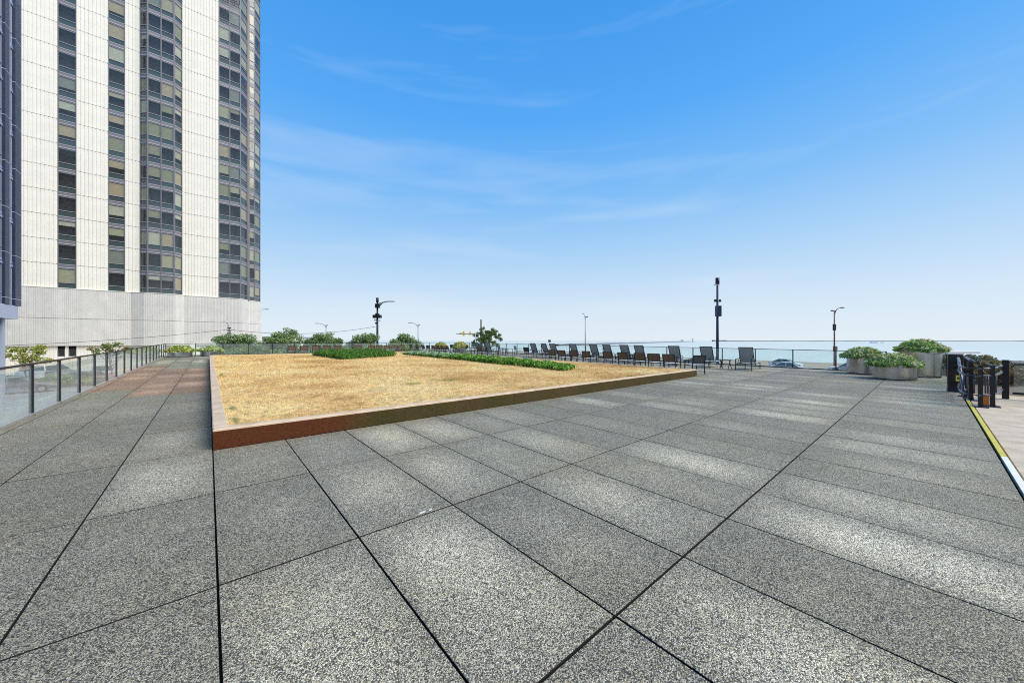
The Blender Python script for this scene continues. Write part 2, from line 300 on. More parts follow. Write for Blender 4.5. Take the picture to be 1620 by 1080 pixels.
# ---------------------------------------------------------------- mesh builder
class MB:
    def __init__(s): s.v = []; s.f = []; s.mi = []; s.m = 0; s.sm = []
    def add(s, vs, fs, smooth=False):
        b = len(s.v); s.v += [tuple(x) for x in vs]
        for f in fs: s.f.append(tuple(b+i for i in f)); s.mi.append(s.m); s.sm.append(smooth)
        return s
    def box(s, x0, x1, y0, y1, z0, z1):
        return s.add([(x0,y0,z0),(x1,y0,z0),(x1,y1,z0),(x0,y1,z0),(x0,y0,z1),(x1,y0,z1),(x1,y1,z1),(x0,y1,z1)],
                     [(0,3,2,1),(4,5,6,7),(0,1,5,4),(1,2,6,5),(2,3,7,6),(3,0,4,7)])
    def cbox(s, x0, x1, y0, y1, z0, z1, c):      # box with a chamfered top edge
        side = s.side if hasattr(s, 'side') else s.m
        v = [(x0,y0,z0),(x1,y0,z0),(x1,y1,z0),(x0,y1,z0),(x0,y0,z1-c),(x1,y0,z1-c),(x1,y1,z1-c),(x0,y1,z1-c),(x0+c,y0+c,z1),(x1-c,y0+c,z1),(x1-c,y1-c,z1),(x0+c,y1-c,z1)]
        f = [(0,3,2,1)]
        for a, b in ((0,1),(1,2),(2,3),(3,0)): f += [(a,b,b+4,a+4),(a+4,b+4,b+8,a+8)]
        s.add(v, f+[(8,9,10,11)]); b = len(s.f)-10
        for k in (b+1, b+3, b+5, b+7): s.mi[k] = side
        return s
    def bar(s, a, b, w, h=None, up=(0,0,1)):     # rectangular bar between two points
        h = h or w; a, b = Vector(a), Vector(b); d = (b-a).normalized(); u = Vector(up)
        if abs(d.dot(u)) > .98: u = Vector((1,0,0))
        x = d.cross(u).normalized(); y = x.cross(d).normalized()
        vs = []
        for p in (a, b):
            for sx, sy in ((-1,-1),(1,-1),(1,1),(-1,1)): vs.append(p+x*sx*w/2+y*sy*h/2)
        return s.add(vs, [(3,2,1,0),(4,5,6,7),(0,1,5,4),(1,2,6,5),(2,3,7,6),(3,0,4,7)])
    def tube(s, pts, r, n=8, cap=True):
        pts = [Vector(p) for p in pts]; rs = r if isinstance(r, (list, tuple)) else [r]*len(pts)
        vs = []; fs = []; prev = None
        for i, p in enumerate(pts):
            d = (pts[min(i+1, len(pts)-1)]-pts[max(i-1, 0)]).normalized()
            if prev is None:
                u = Vector((0,0,1)) if abs(d.z) < .9 else Vector((1,0,0)); x = d.cross(u).normalized()
            else: x = (prev - d*prev.dot(d)).normalized()
            prev = x; y = d.cross(x)
            for k in range(n):
                a = 2*math.pi*k/n; vs.append(p+(x*math.cos(a)+y*math.sin(a))*rs[i])
        for i in range(len(pts)-1):
            for k in range(n): fs.append((i*n+k, i*n+(k+1)%n, (i+1)*n+(k+1)%n, (i+1)*n+k))
        s.add(vs, fs, True)
        if cap:
            b = len(s.v)-len(vs); s.f.append(tuple(b+k for k in range(n))[::-1]); s.mi.append(s.m); s.sm.append(False)
            s.f.append(tuple(b+(len(pts)-1)*n+k for k in range(n))); s.mi.append(s.m); s.sm.append(False)
        return s
    def lathe(s, prof, n=32, c=(0,0,0)):
        vs = [(c[0]+r*math.cos(2*math.pi*k/n), c[1]+r*math.sin(2*math.pi*k/n), c[2]+z) for r, z in prof for k in range(n)]
        fs = [(i*n+k, i*n+(k+1)%n, (i+1)*n+(k+1)%n, (i+1)*n+k) for i in range(len(prof)-1) for k in range(n)]
        return s.add(vs, fs, True)
    def prism(s, poly, z0, z1):
        n = len(poly); vs = [(x,y,z0) for x,y in poly]+[(x,y,z1) for x,y in poly]
        return s.add(vs, [(i,(i+1)%n,n+(i+1)%n,n+i) for i in range(n)]+[tuple(range(n))[::-1], tuple(range(n,2*n))])
    def mesh(s, name, mats, slope=False):
        me = bpy.data.meshes.new(name)
        vs = [(x,y,z+SL*y) for x,y,z in s.v] if slope else s.v
        me.from_pydata(vs, [], s.f)
        for m in (mats if isinstance(mats, (list, tuple)) else [mats]): me.materials.append(M[m] if isinstance(m, str) else m)
        me.polygons.foreach_set('material_index', s.mi); me.polygons.foreach_set('use_smooth', s.sm); me.update(); return me
    def obj(s, name, mats, parent=None, loc=(0,0,0), rz=0, slope=False): return link(name, s.mesh(name, mats, slope), parent, loc, rz)
def link(name, me, parent=None, loc=(0,0,0), rz=0):
    o = bpy.data.objects.new(name, me); COL.objects.link(o); o.location = loc; o.rotation_euler = (0,0,rz)
    if parent is not None: o.parent = parent
    return o
def tag(o, label, cat, group=None):
    o['label'] = label; o['category'] = cat
    if group: o['group'] = group
    elif 'group' in o: del o['group']
    return o
def thing(name, label, cat, loc=(0,0,0), rz=0, group=None):
    o = bpy.data.objects.new(name, None); COL.objects.link(o); o.location = loc; o.rotation_euler = (0,0,rz); o.empty_display_size = .2
    return tag(o, label, cat, group)
def struct(o): o['kind'] = 'structure'; return o
def stuff(o): o['kind'] = 'stuff'; return o
KIDS = {}
def copy_tree(o, loc=None, rz=None, label=None, group=None, parent=None):
    c = o.copy(); COL.objects.link(c); c.parent = parent
    if loc is not None: c.location = loc
    if rz is not None: c.rotation_euler = (0,0,rz)
    if label: c['label'] = label
    if group: c['group'] = group
    for ch in list(o.children): copy_tree(ch, parent=c)
    return c
def np_mesh(name, verts, faces, mats, mi=None):   # fast mesh, triangles or quads only
    me = bpy.data.meshes.new(name); nf, k = faces.shape
    me.vertices.add(len(verts)); me.vertices.foreach_set('co', verts.astype(np.float32).ravel())
    me.loops.add(nf*k); me.loops.foreach_set('vertex_index', faces.astype(np.int32).ravel())
    me.polygons.add(nf); me.polygons.foreach_set('loop_start', np.arange(0, nf*k, k, dtype=np.int32))
    me.polygons.foreach_set('loop_total', np.full(nf, k, dtype=np.int32))
    for m in mats: me.materials.append(M[m])
    if mi is not None: me.polygons.foreach_set('material_index', mi.astype(np.int32))
    me.update(calc_edges=True); return me
def leaves_mesh(name, cen, size, rng, mats, mi=None, flat=.0, aspect=.5, upright=0):
    """cen (n,3): one folded diamond leaf at each point"""
    n = len(cen); d = rng.normal(size=(n,3)); d[:,2] = d[:,2]*(1-flat)+upright*2; d /= np.linalg.norm(d, axis=1)[:,None]
    e = rng.normal(size=(n,3)); e -= d*(e*d).sum(1)[:,None]; e /= np.linalg.norm(e, axis=1)[:,None]
    s = (size*(.6+.8*rng.random(n)))[:,None]
    up = np.cross(d, e)*s*.12
    p0 = cen-d*s*.5; p1 = cen+e*s*aspect*.5+up; p2 = cen+d*s*.5; p3 = cen-e*s*aspect*.5+up
    V = np.stack([p0,p1,p2,p3],1).reshape(-1,3); b = np.arange(n)[:,None]*4
    F = np.concatenate([b+np.array([[0,1,2]]), b+np.array([[0,2,3]])], 0)
    order = np.argsort(np.concatenate([np.arange(n), np.arange(n)]), kind='stable'); F = F[order]
    return np_mesh(name, V, F, mats, None if mi is None else np.repeat(mi, 2))
def crown_points(rng, n, rad, clumps, cl_r, bottom=-.55):
    cs = []
    while len(cs) < clumps:
        p = rng.normal(size=3); p /= np.linalg.norm(p); p *= rng.random()**.4
        if p[2] > bottom: cs.append(p*rad)
    cs = np.array(cs); w = .5+rng.random(clumps); w /= w.sum()
    idx = rng.choice(clumps, n, p=w); q = rng.normal(size=(n,3)); q /= np.linalg.norm(q, axis=1)[:,None]; q *= (rng.random(n)**.45)[:,None]
    return cs, cs[idx]+q*cl_r*np.array([1,1,.75])
def make_tree(name, label, cat, loc, h, rad, trunk_h, leafm, seed, nleaf=2600, leaf=.16, clumps=26, cl=.45, group=None, tr=.09, stems=1, bottom=-.55):
    rng = np.random.default_rng(seed); rr = random.Random(seed)
    t = thing(name, label, cat, loc, 0, group)
    cz = h-rad[2]; cs, pts = crown_points(rng, nleaf, np.array(rad), clumps, cl, bottom)
    mb = MB(); 
    for s in range(stems):
        ox, oy = rr.uniform(-.1,.1)*stems, rr.uniform(-.1,.1)*stems
        top = Vector((ox*3, oy*3, cz-rad[2]*.1))
        mb.tube([(ox,oy,0), (ox*1.5+.05,oy*1.5,trunk_h*.5), (ox*2-.03,oy*2+.04,trunk_h), top], [tr, tr*.8, tr*.62, tr*.3], 7)
        for c in cs[s::max(1, stems)]:
            a = Vector((ox*2, oy*2, trunk_h*rr.uniform(.75, 1.1))); e = Vector(c)+Vector((0,0,cz)); mid = (a+e)/2+Vector((rr.uniform(-.1,.1), rr.uniform(-.1,.1), rr.uniform(-.15,.1)))
            mb.tube([a, mid, e], [tr*.34, tr*.2, tr*.07], 4, cap=False)
    mb.obj('trunk', 'bark', t)
    me = leaves_mesh('crown', pts+np.array([0,0,cz]), leaf, rng, [leafm]); link('crown', me, t)
    return t

# ================================================================ SETTING
SHORE = 139.
b = MB().add([(-6000,-6000,-3),(78,-6000,-3),(78,9000,-3),(-6000,9000,-3)], [(0,1,2,3)]); struct(b.obj('street', 'asphalt'))
b = MB().add([(78,-6000,-3),(SHORE+6,-6000,-4.9),(SHORE+6,9000,-4.9),(78,9000,-3)], [(0,1,2,3)]); struct(b.obj('beach_sand', 'sand'))
def water_mat():
    m = mat('lake_water', (.16, .33, .36), .12, spec=.5); n, l = nt(m); b = n['Principled BSDF']
    t = n.new('ShaderNodeNewGeometry'); w = n.new('ShaderNodeTexNoise'); w.inputs['Scale'].default_value = .25; w.inputs['Detail'].default_value = 5
    l.new(t.outputs['Position'], w.inputs['Vector']); bp = n.new('ShaderNodeBump'); bp.inputs['Strength'].default_value = .25; bp.inputs['Distance'].default_value = .3
    l.new(w.outputs['Fac'], bp.inputs['Height']); l.new(bp.outputs[0], b.inputs['Normal'])
    w2 = n.new('ShaderNodeTexNoise'); w2.inputs['Scale'].default_value = .006; mp = n.new('ShaderNodeMapping'); mp.inputs['Scale'].default_value = (3, .6, 1); l.new(t.outputs['Position'], mp.inputs[0]); l.new(mp.outputs[0], w2.inputs['Vector'])
    l.new(mixc(n, l, w2.outputs['Fac'], (.34, .50, .50), (.46, .58, .56)), b.inputs['Base Color'])
    return m
M['water'] = water_mat()
b = MB().add([(100,-40000,-4.4),(40000,-40000,-4.4),(40000,40000,-4.4),(100,40000,-4.4)], [(0,1,2,3)]); struct(b.obj('lake', 'water'))

# ---- deck: bed, side walls, slabs
U0, U1, V0, V1 = -2.76, 25.3, -.62, 41.6
deck = MB().box(U0, U1+.12, V0-.0, V1+.12, -3.0, -.05).obj('deck', ['joint'], slope=True); struct(deck)
sc_ = MB().box(U0-.16, U0-.004, V0, V1+.28, -2.98, -.06).box(U1+.125, U1+.28, V0, V1+.28, -2.98, -.06).box(U0, U1+.12, V1+.125, V1+.28, -2.98, -.06)
struct(sc_.obj('deck_wall', 'concrete', slope=True))
LU0, LU1, LV0, LV1 = .045, 16.25, 6.60, 34.2     # lawn box outer edges
cells = []
i0 = int(math.floor((U0-.045)/GU)); i1 = int(math.ceil((U1-.045)/GU)); j0 = int(math.floor((V0-GV0)/GV)); j1 = int(math.ceil((V1-GV0)/GV))
g = .0065
for i in range(i0, i1):
    for j in range(j0, j1):
        x0, x1 = max(U0, .045+i*GU)+g, min(U1, .045+(i+1)*GU)-g; y0, y1 = max(V0, GV0+j*GV)+g*1.35, min(V1, GV0+(j+1)*GV)-g*1.35
        if x1-x0 < .05 or y1-y0 < .05: continue
        if x0 > LU0-.02 and x1 < LU1+.02 and y0 > LV0-.1 and y1 < LV1+.02: continue
        xm, ym = (x0+x1)/2, (y0+y1)/2; Z = xm*BZ+ym*AZ; X = xm*BX+ym*AX
        vis = Z > .8 and abs(X/Z) < 1.55
        cells.append((Z if vis else 1e3+Z, x0, x1, y0, y1))
cells.sort(); meshes = {}
red = mat('x', (0,0,0))
rest = MB(); rest.side = 1
for k, (Z, x0, x1, y0, y1) in enumerate(cells):
    w, d = x1-x0, y1-y0; jz = rnd.uniform(-.0015, .0015); xm, ym = (x0+x1)/2, (y0+y1)/2
    if k < 300:
        key = (round(w, 3), round(d, 3))
        if key not in meshes: sm_ = MB(); sm_.side = 1; meshes[key] = sm_.cbox(-w/2, w/2, -d/2, d/2, -.045, 0, .0018).mesh('paving_slab', ['paving', 'joint'])
        o = link('paving_slab', meshes[key], deck, (xm, ym, dz(ym)+jz)); o.rotation_euler = (SL, 0, 0)
        c = (1,1,1,1)
        if xm < 0 and 14.5 < ym < 28:
            c = (1.18, .84, .72, 1) if not (-1.8 < xm < 0 and 24 < ym) and not (xm < -1.7 and ym < 16) else (1.0, 1.06, 1.0, 1)
        elif xm < 0 and 28 < ym < 33: c = (1.1, 1.12, 1.08, 1)
        o.color = c
    else:
        rest.cbox(x0, x1, y0, y1, -.045, 0, .0018)
o = rest.obj('paving_slab', ['paving', 'joint'], deck, slope=True); stuff(o); o.color = (1,1,1,1)
# edge strip and concrete apron beside the deck
struct(MB().box(-4, 17.6, -14, V0-.10, -.35, -.012).obj('concrete_apron', 'concrete'))
struct(MB().box(17.62, 60, -60, V0-.10, -3.1, -.35).box(-4, 17.6, -60, -14.02, -3.1, -.35).obj('planted_ground', 'scrubsoil'))
struct(MB().box(17.65, 21, -2.6, -1.1, -.34, -.30).box(17.65, 19.2, -9, -2.62, -.34, -.30).obj('sandy_path', 'osand'))
struct(MB().box(8.35, 15.6, V0-.075, V0-.02, -.05, .004).obj('yellow_edge_strip', 'yellow')); struct(MB().box(-3, 8.34, V0-.075, V0-.02, -.05, .004).obj('white_edge_strip', 'white'))
struct(MB().box(15.62, 25.3, V0-.09, V0-.005, -.05, -.004).obj('grey_edge_strip', 'railgrey'))

# ---- lawn box: kerb stones, thatch, blades
KH, KT = .292, .17
lawn_bed = thing('lawn_kerb', 'long low kerb framing the dry lawn, rust red at its near corner and mossy farther right', 'kerb', (LU0, LV0, dz(LV0)))
def kerb_piece(x0, x1, y0, y1, nm='kerb_stone'):
    mb = MB(); mb.m = 0; mb.box(x0, x1, y0, y1, 0, KH-.034); mb.m = 1
    c = .012; mb.cbox(x0-.002, x1+.002, y0-.002, y1+.002, KH-.033, KH, c)
    o = link(nm, None, None) if False else None
    vs = [(x-LU0, y-LV0, z+SL*(y-LV0)) for x, y, z in mb.v]; mb.v = vs
    return mb.obj(nm, ['kerbside', 'kerbtop'], lawn_bed)
xs = [LU0, 2.9, 5.7, 8.7, 11.2, 13.8, LU1]
for a, b_ in zip(xs[:-1], xs[1:]): kerb_piece(a+.003, b_-.003, LV0, LV0+KT)
ys = [LV0+KT+.006]+[LV0+3.6*k for k in range(1, 8)]+[LV1]
for a, b_ in zip(ys[:-1], ys[1:]):
    kerb_piece(LU0, LU0+KT, a+.003, b_-.003); kerb_piece(LU1-KT, LU1, a+.003, b_-.003)
for a, b_ in zip(xs[:-1], xs[1:]): kerb_piece(max(a, LU0+KT)+.006, min(b_, LU1-KT)-.006, LV1-KT, LV1)
rng = np.random.default_rng(3)
def lawn_h(x, y): return KH-.035+SL*y+.012*np.sin(x*1.7+.5)*np.sin(y*1.1)+.008*np.sin(x*4.1+y*3.3)
nx, ny = 90, 150
gx, gy = np.meshgrid(np.linspace(LU0+KT-.01, LU1-KT+.01, nx), np.linspace(LV0+KT-.01, LV1-KT+.01, ny), indexing='ij')
V = np.stack([gx, gy, lawn_h(gx, gy)], -1).reshape(-1, 3); ii = np.arange(nx*ny).reshape(nx, ny)
F = np.stack([ii[:-1,:-1], ii[1:,:-1], ii[1:,1:], ii[:-1,1:]], -1).reshape(-1, 4)
struct(link('lawn_ground', np_mesh('lawn_ground', V, F, ['thatch'])))
def scatter_blades(n, near):
    # density falls with distance from the viewpoint
    out = []
    while sum(len(a) for a in out) < n:
        x = rng.uniform(LU0+KT+.01, LU1-KT-.01, n); y = rng.uniform(LV0+KT+.01, LV1-KT-.01, n)
        d = np.sqrt(x*x+y*y); keep = rng.random(n) < np.clip((7./d)**1.7, .03, 1); out.append(np.stack([x[keep], y[keep]], 1))
    return np.concatenate(out)[:n]
P = scatter_blades(330000, True); n = len(P); d = np.linalg.norm(P, axis=1)
sc = np.clip(d/9, .8, 2.6)
base = np.stack([P[:,0], P[:,1], lawn_h(P[:,0], P[:,1])-.004], 1)
ang = rng.random(n)*2*np.pi; lean = rng.uniform(.2, 1.5, n); ln = (.030+.032*rng.random(n))*sc**.45
dirv = np.stack([np.cos(ang)*np.sin(lean), np.sin(ang)*np.sin(lean), np.cos(lean)], 1)*ln[:,None]
a2 = ang+np.pi/2+rng.normal(size=n)*.4; wv = np.stack([np.cos(a2), np.sin(a2), np.zeros(n)], 1)*(.0022*sc)[:,None]
tip = base+dirv; tip[:,2] = np.maximum(tip[:,2], base[:,2]+.006)
V = np.stack([base-wv, base+wv, tip], 1).reshape(-1, 3); F = np.arange(n*3).reshape(-1, 3)
o = link('dry_grass', np_mesh('dry_grass', V, F, ['straw'])); stuff(o)
tag(o, 'straw-coloured dry grass with small green tufts filling the kerbed lawn', 'grass')

# ---- planted beds on the lawn
def bed(name, label, quad, h, leafm, n, leaf, seed, upright, extra=None, aspect=.5, soil=True):
    t = thing(name, label, 'hedge' if 'hedge' in name else 'plant bed', (quad[0][0], quad[0][1], lawn_h(quad[0][0], quad[0][1])))
    q = np.array([(a, b) for a, b in quad]); r = np.random.default_rng(seed)
    s, w = r.random(n), r.random(n)
    ed = np.clip(np.minimum(np.minimum(s, 1-s)*40, np.minimum(w, 1-w)*4), 0, 1)
    p = (q[0]*(1-s)[:,None]+q[1]*s[:,None])*(1-w)[:,None]+(q[3]*(1-s)[:,None]+q[2]*s[:,None])*w[:,None]
    p += r.normal(size=(n,2))*.06
    lump = .8+.2*np.sin(p[:,0]*5+1)*np.sin(p[:,1]*4.3)+.12*np.sin(p[:,0]*11+p[:,1]*9)
    top = h*lump*(.55+.45*ed**.6); z = top*(r.random(n)**.45)
    cen = np.stack([p[:,0]-quad[0][0], p[:,1]-quad[0][1], z+.02+SL*(p[:,1]-quad[0][1])], 1)
    mi = np.zeros(n, int); mats = [leafm]
    if extra: mats.append(extra[0]); mi[(z > top*.75) & (r.random(n) < extra[1]) & extra[2](p)] = 1
    link('foliage', leaves_mesh('foliage', cen, leaf, r, mats, mi, aspect=aspect, upright=upright), t)
    mb = MB(); k = 0
    mb.add([(a-quad[0][0], b-quad[0][1], .012+SL*(b-quad[0][1])) for a, b in quad], [(0,1,2,3)]); mb.obj('soil_patch', 'soil', t)
    return t
bed('grass_bed', 'clump of bright strappy green leaves in the middle of the dry lawn, by the hedge', [(6.3, 23.3), (10.7, 26.0), (9.6, 30.6), (6.0, 30.2)], .42, 'bladeleaf', 15000, .30, 5, .8, aspect=.13)
bed('flower_hedge', 'long low bright green hedge strip on the lawn with white flowers at its far end', [(11.35, 10.0), (12.5, 10.3), (13.4, 29.0), (12.3, 28.4)], .34, 'hedgeleaf', 42000, .11, 6, .15,
    extra=('whitebloom', .35, lambda p: (p[:,1] > 20)), aspect=.6)

# ---- railings
def railing(name, label, p0, dirv, nbay, pitch, h, glass, railm='railgrey', postm='railgrey', end_post=True, post_w=.045, topw=.06, chan='alu'):
    """posts, glass panes, top rail and base channel from p0 along dirv"""
    ang = math.atan2(dirv[1], dirv[0]); t = thing(name, label, 'railing', (p0[0], p0[1], dz(p0[1])), ang)
    sl = SL*dirv[1]
    pm = MB().box(-post_w/2, post_w/2, -.030, .030, 0, h-.02).box(-post_w*.8, post_w*.8, -.045, .045, 0, .012).mesh('post', postm)
    gm = MB().box(post_w/2+.006, pitch-post_w/2-.006, -.006, .006, .055, h-.05); gm.v = [(x,y,z+sl*x) for x,y,z in gm.v]; gm = gm.mesh('glass_pane', glass)
    for k in range(nbay+1):
        if k < nbay or end_post: link('post', pm, t, (k*pitch, 0, sl*k*pitch))
        if k < nbay: link('glass_pane', gm, t, (k*pitch, 0, sl*k*pitch))
    L = nbay*pitch
    mb = MB().box(-.03, L+.03, -topw/2, topw/2, h-.035, h); mb.v = [(x,y,z+sl*x) for x,y,z in mb.v]; mb.obj('handrail', railm, t)
    mb = MB().box(0, L, -.035, .035, .002, .05); mb.v = [(x,y,z+sl*x) for x,y,z in mb.v]; mb.obj('base_channel', chan, t)
    return t
railing('glass_railing', 'long glass railing with dark posts along the left walkway', (U0+.02, 1.37), (0,1), 23, 1.745, 1.06, 'glass')
railing('glass_railing', 'dark-framed glass railing across the far end in front of the green shrubs', (U0+.02, V1-.04), (1,0), 15, 1.87, 1.06, 'glassr', postm='black', railm='black', chan='black')
railing('glass_railing', 'glass railing with grey posts between the loungers and the lake', (U1-.02, 1.38), (0,1), 22, 1.828, 1.06, 'glassr', railm='black', postm='black', chan='black')
railing('glass_railing', 'short glass railing behind the tall steel planter and black gate post', (17.95, V0+.04), (1,0), 4, 1.83, 1.06, 'glassr', railm='alu', chan='black')

# ================================================================ TOWER
ZT, FH, NF = 7.83, 2.86, 22
M['precast'] = mat('cream_fluted_precast', (.77, .73, .635), .8, noise=.05, nscale=1.2)
M['podium'] = mat('grey_fluted_precast', (.60, .58, .53), .85, noise=.09, nscale=.8)
M['bronze'] = mat('mauve_grey_window_metal', (.17, .165, .18), .45, metal=.2)
M['lightmull'] = mat('pale_window_trim', (.42, .42, .43), .45)
M['spandglass'] = mat('grey_green_spandrel_glass', (.055, .075, .075), .15, spec=.8)
M['winglass'] = glass_mat('window_glass', (.85, .87, .85), .02, .10, 1.6)
for k, c in enumerate([(.52, .47, .33), (.36, .34, .22), (.62, .59, .48), (.55, .43, .29), (.30, .30, .27)]): M['blind%d' % k] = mat('roller_blind_%d' % k, c, .8, noise=.12, nscale=5)
def streaks(m, amt):
    n, l = nt(m); b = n['Principled BSDF']; src = b.inputs['Base Color'].links[0].from_socket
    g = n.new('ShaderNodeNewGeometry'); mp = n.new('ShaderNodeMapping'); mp.inputs['Scale'].default_value = (1.6, 1.6, .09); l.new(g.outputs['Position'], mp.inputs[0])
    x = n.new('ShaderNodeTexNoise'); x.inputs['Scale'].default_value = 1.0; x.inputs['Detail'].default_value = 6; x.inputs['Roughness'].default_value = .7; l.new(mp.outputs[0], x.inputs['Vector'])
    f = math_n(n, l, 'MULTIPLY_ADD', x.outputs['Fac'], amt*2, 1-amt)
    v = n.new('ShaderNodeVectorMath'); v.operation = 'SCALE'; l.new(src, v.inputs[0]); l.new(f, v.inputs['Scale']); l.new(v.outputs[0], b.inputs['Base Color'])
streaks(M['precast'], .10); streaks(M['podium'], .16)
tower = thing('apartment_tower', 'tall cream apartment tower with fluted concrete panels and stacked window strips', 'building', (0, 67, -3))
ZO = 3.0   # world z = local z - 3
def local(u, v, z): return (u, v-67, z+ZO)
def fluted(w, h, pitch, rib, dep):
    mb = MB(); n = max(1, int(w/pitch)); p = w/n; prof = []
    for k in range(n):
        x = k*p; prof += [(x, 0), (x+p-rib, 0), (x+p-rib*.8, dep), (x+p-rib*.2, dep)]
    prof.append((w, 0)); m_ = len(prof)
    mb.add([(x, -y*-1, 0) for x, y in prof]+[(x, y, h) for x, y in prof], [(i, i+1, m_+i+1, m_+i) for i in range(m_-1)])
    mb.add([(0, 0, h), (w, 0, h), (w, .12, h), (0, .12, h), (0, 0, 0), (w, 0, 0), (w, .12, 0), (0, .12, 0)], [(0,1,2,3), (4,7,6,5), (0,3,7,4), (1,5,6,2)])
    return mb
def win_mesh(w, cols, lower=.66, upper=1.58, mull=.07):
    """one storey of window wall, local x along facade, y inward; cols lights side by side"""
    mb = MB(); mb.m = 0
    h = FH; mb.box(0, w, .06, .16, lower+upper+.04, h)                        # spandrel band
    mb.m = 1; mb.box(0, w, .02, .12, lower+upper+.20, lower+upper+.27); mb.box(0, w, .03, .10, h-.05, h-.005)
    mb.m = 0; mb.box(0, w, .04, .14, lower-.03, lower+.03)
    mb.m = 1; mb.box(.03, w-.03, .012, .04, lower-.018, lower+.022)
    mb.m = 0; mb.box(0, w, .045, .14, 0, .05)
    for k in range(cols+1):
        x = w*k/cols; a, b_ = max(0, x-mull/2), min(w, x+mull/2)
        if k == 0: b_ = mull
        if k == cols: a = w-mull
        mb.box(a, b_, .0, .165, 0, h)
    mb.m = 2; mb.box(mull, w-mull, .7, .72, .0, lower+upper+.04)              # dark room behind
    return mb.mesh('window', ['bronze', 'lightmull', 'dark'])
pane_cache = {}
def seg_obj(name, me, parent, p, ang, z, off=(0,0)):
    o = link(name, me, parent, local(p[0], p[1], z), ang); return o
def window_column(p0, p1, cols, darkp=.35, mull=.07, nf=NF, seed=0):
    p0, p1 = Vector(p0), Vector(p1); w = (p1-p0).length; ang = math.atan2(p1.y-p0.y, p1.x-p0.x)
    rr = random.Random(seed); wm = win_mesh(w, cols, mull=mull); cw = w/cols
    up = MB().box(mull*.6, cw-mull*.6, .09, .10, .69, 2.28).mesh('pane', 'winglass')
    lo = MB().box(mull*.6, cw-mull*.6, .09, .105, .05, .64).mesh('lower_pane', 'spandglass')
    for f in range(nf):
        wo = seg_obj('window', wm, tower, p0, ang, ZT+f*FH)
        for c in range(cols):
            link('pane', up, wo, (c*cw, 0, 0)); link('lower_pane', lo, wo, (c*cw, 0, 0))
            r = rr.random()
            if r > darkp:
                drop = rr.choice([1.56, 1.56, 1.56, 1.2, .9, .5]); bm_ = rr.randrange(5)
                key = (round(cw, 3), drop, bm_)
                if key not in pane_cache: pane_cache[key] = MB().box(mull*.7, cw-mull*.7, .125, .13, 2.27-drop, 2.27).mesh('blind', 'blind%d' % bm_)
                link('blind', pane_cache[key], wo, (c*cw, 0, 0))
def panel_column(p0, p1, z0, z1, step, name='concrete_panel', m='precast', pitch=.30, rib=.10, dep=.05, parent=None, proud=0):
    p0, p1 = Vector(p0), Vector(p1); w = (p1-p0).length; ang = math.atan2(p1.y-p0.y, p1.x-p0.x)
    n = max(1, round((z1-z0)/step)); hh = (z1-z0)/n; me = fluted(w, hh-.036, pitch, rib, dep).mesh(name, m)
    for k in range(n): seg_obj(name, me, tower, p0, ang, z0+k*hh)
TOP = ZT+NF*FH; VF = 67
W = [(-17.9,67),(-16.35,67),(-13.62,67),(-12.17,67),(-9.62,67),(-8.15,67),(-6.86,67)]
window_column(W[0], W[1], 1, seed=1); panel_column(W[1], W[2], ZT, TOP, FH); window_column(W[2], W[3], 1, seed=2)
panel_column(W[3], W[4], ZT, TOP, FH); window_column(W[4], W[5], 1, seed=3); panel_column(W[5], W[6], ZT, TOP, FH)
window_column((-6.86,67), (-6.10,66.2), 1, seed=4, mull=.09); window_column((-6.10,66.2), (-3.50,66.2), 2, seed=5, mull=.11, darkp=.42); window_column((-3.50,66.2), (-2.75,67), 1, seed=6, mull=.09, darkp=.2)
panel_column((-2.75,67), (1.1,67), ZT, TOP, FH)
window_column((1.1,67), (3.68,67), 2, seed=7, mull=.10, darkp=.5); window_column((3.68,67), (4.6,68.6), 1, seed=8, darkp=.3)
window_column((4.85,69.35), (5.6,69.5), 1, seed=9, mull=.06); window_column((5.6,69.5), (6.45,71), 1, seed=10, darkp=.3)
MB().box(4.58, 4.86, 1.55, 2.3, ZT+ZO, TOP+ZO).obj('corner_pier', 'bronze', tower)
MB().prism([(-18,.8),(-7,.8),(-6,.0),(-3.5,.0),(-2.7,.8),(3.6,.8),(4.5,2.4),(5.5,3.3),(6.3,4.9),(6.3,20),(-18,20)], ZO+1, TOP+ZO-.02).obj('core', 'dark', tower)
MB().prism([(-18.1,-.1),(-6.9,-.1),(-6.15,-.9),(-3.45,-.9),(-2.7,-.1),(3.75,-.1),(4.9,1.9),(5.7,2.3),(6.6,4.0),(6.6,20),(-18.1,20)], TOP+ZO, TOP+ZO+.8).obj('roof', 'precast', tower)
MB().box(6.25, 6.42, 4.2, 20, ZO+ZT, TOP+ZO).obj('side_wall', 'precast', tower)
# podium
PP = [(-34,66.85),(-7.6,66.85),(-6.4,66.25),(-3.5,65.95),(-2.55,66.85),(3.75,66.85),(4.8,68.9),(5.35,69.1),(6.65,71.0),(6.65,86)]
ZP0, ZJ = .96, 4.25
for a, b_ in zip(PP[:-1], PP[1:]):
    for z0, z1 in ((ZP0, ZJ), (ZJ, ZT)):
        panel_column(a, b_, z0, z1, 99, 'podium_panel', 'podium', pitch=.16, rib=.055, dep=.03)
    inner = [(a[0], a[1]-67+.05), (b_[0], b_[1]-67+.05)]
lowp = [(x, y-67+.13) for x, y in PP]
MB().prism(lowp+[(-34, 19)], ZP0+ZO+.01, ZT+ZO-.04).obj('podium_core', 'podium', tower)
MB().prism([(x, y-67-.05) for x, y in PP]+[(-34, 19)], ZT+ZO-.035, ZT+ZO+.03).obj('ledge', 'precast', tower)
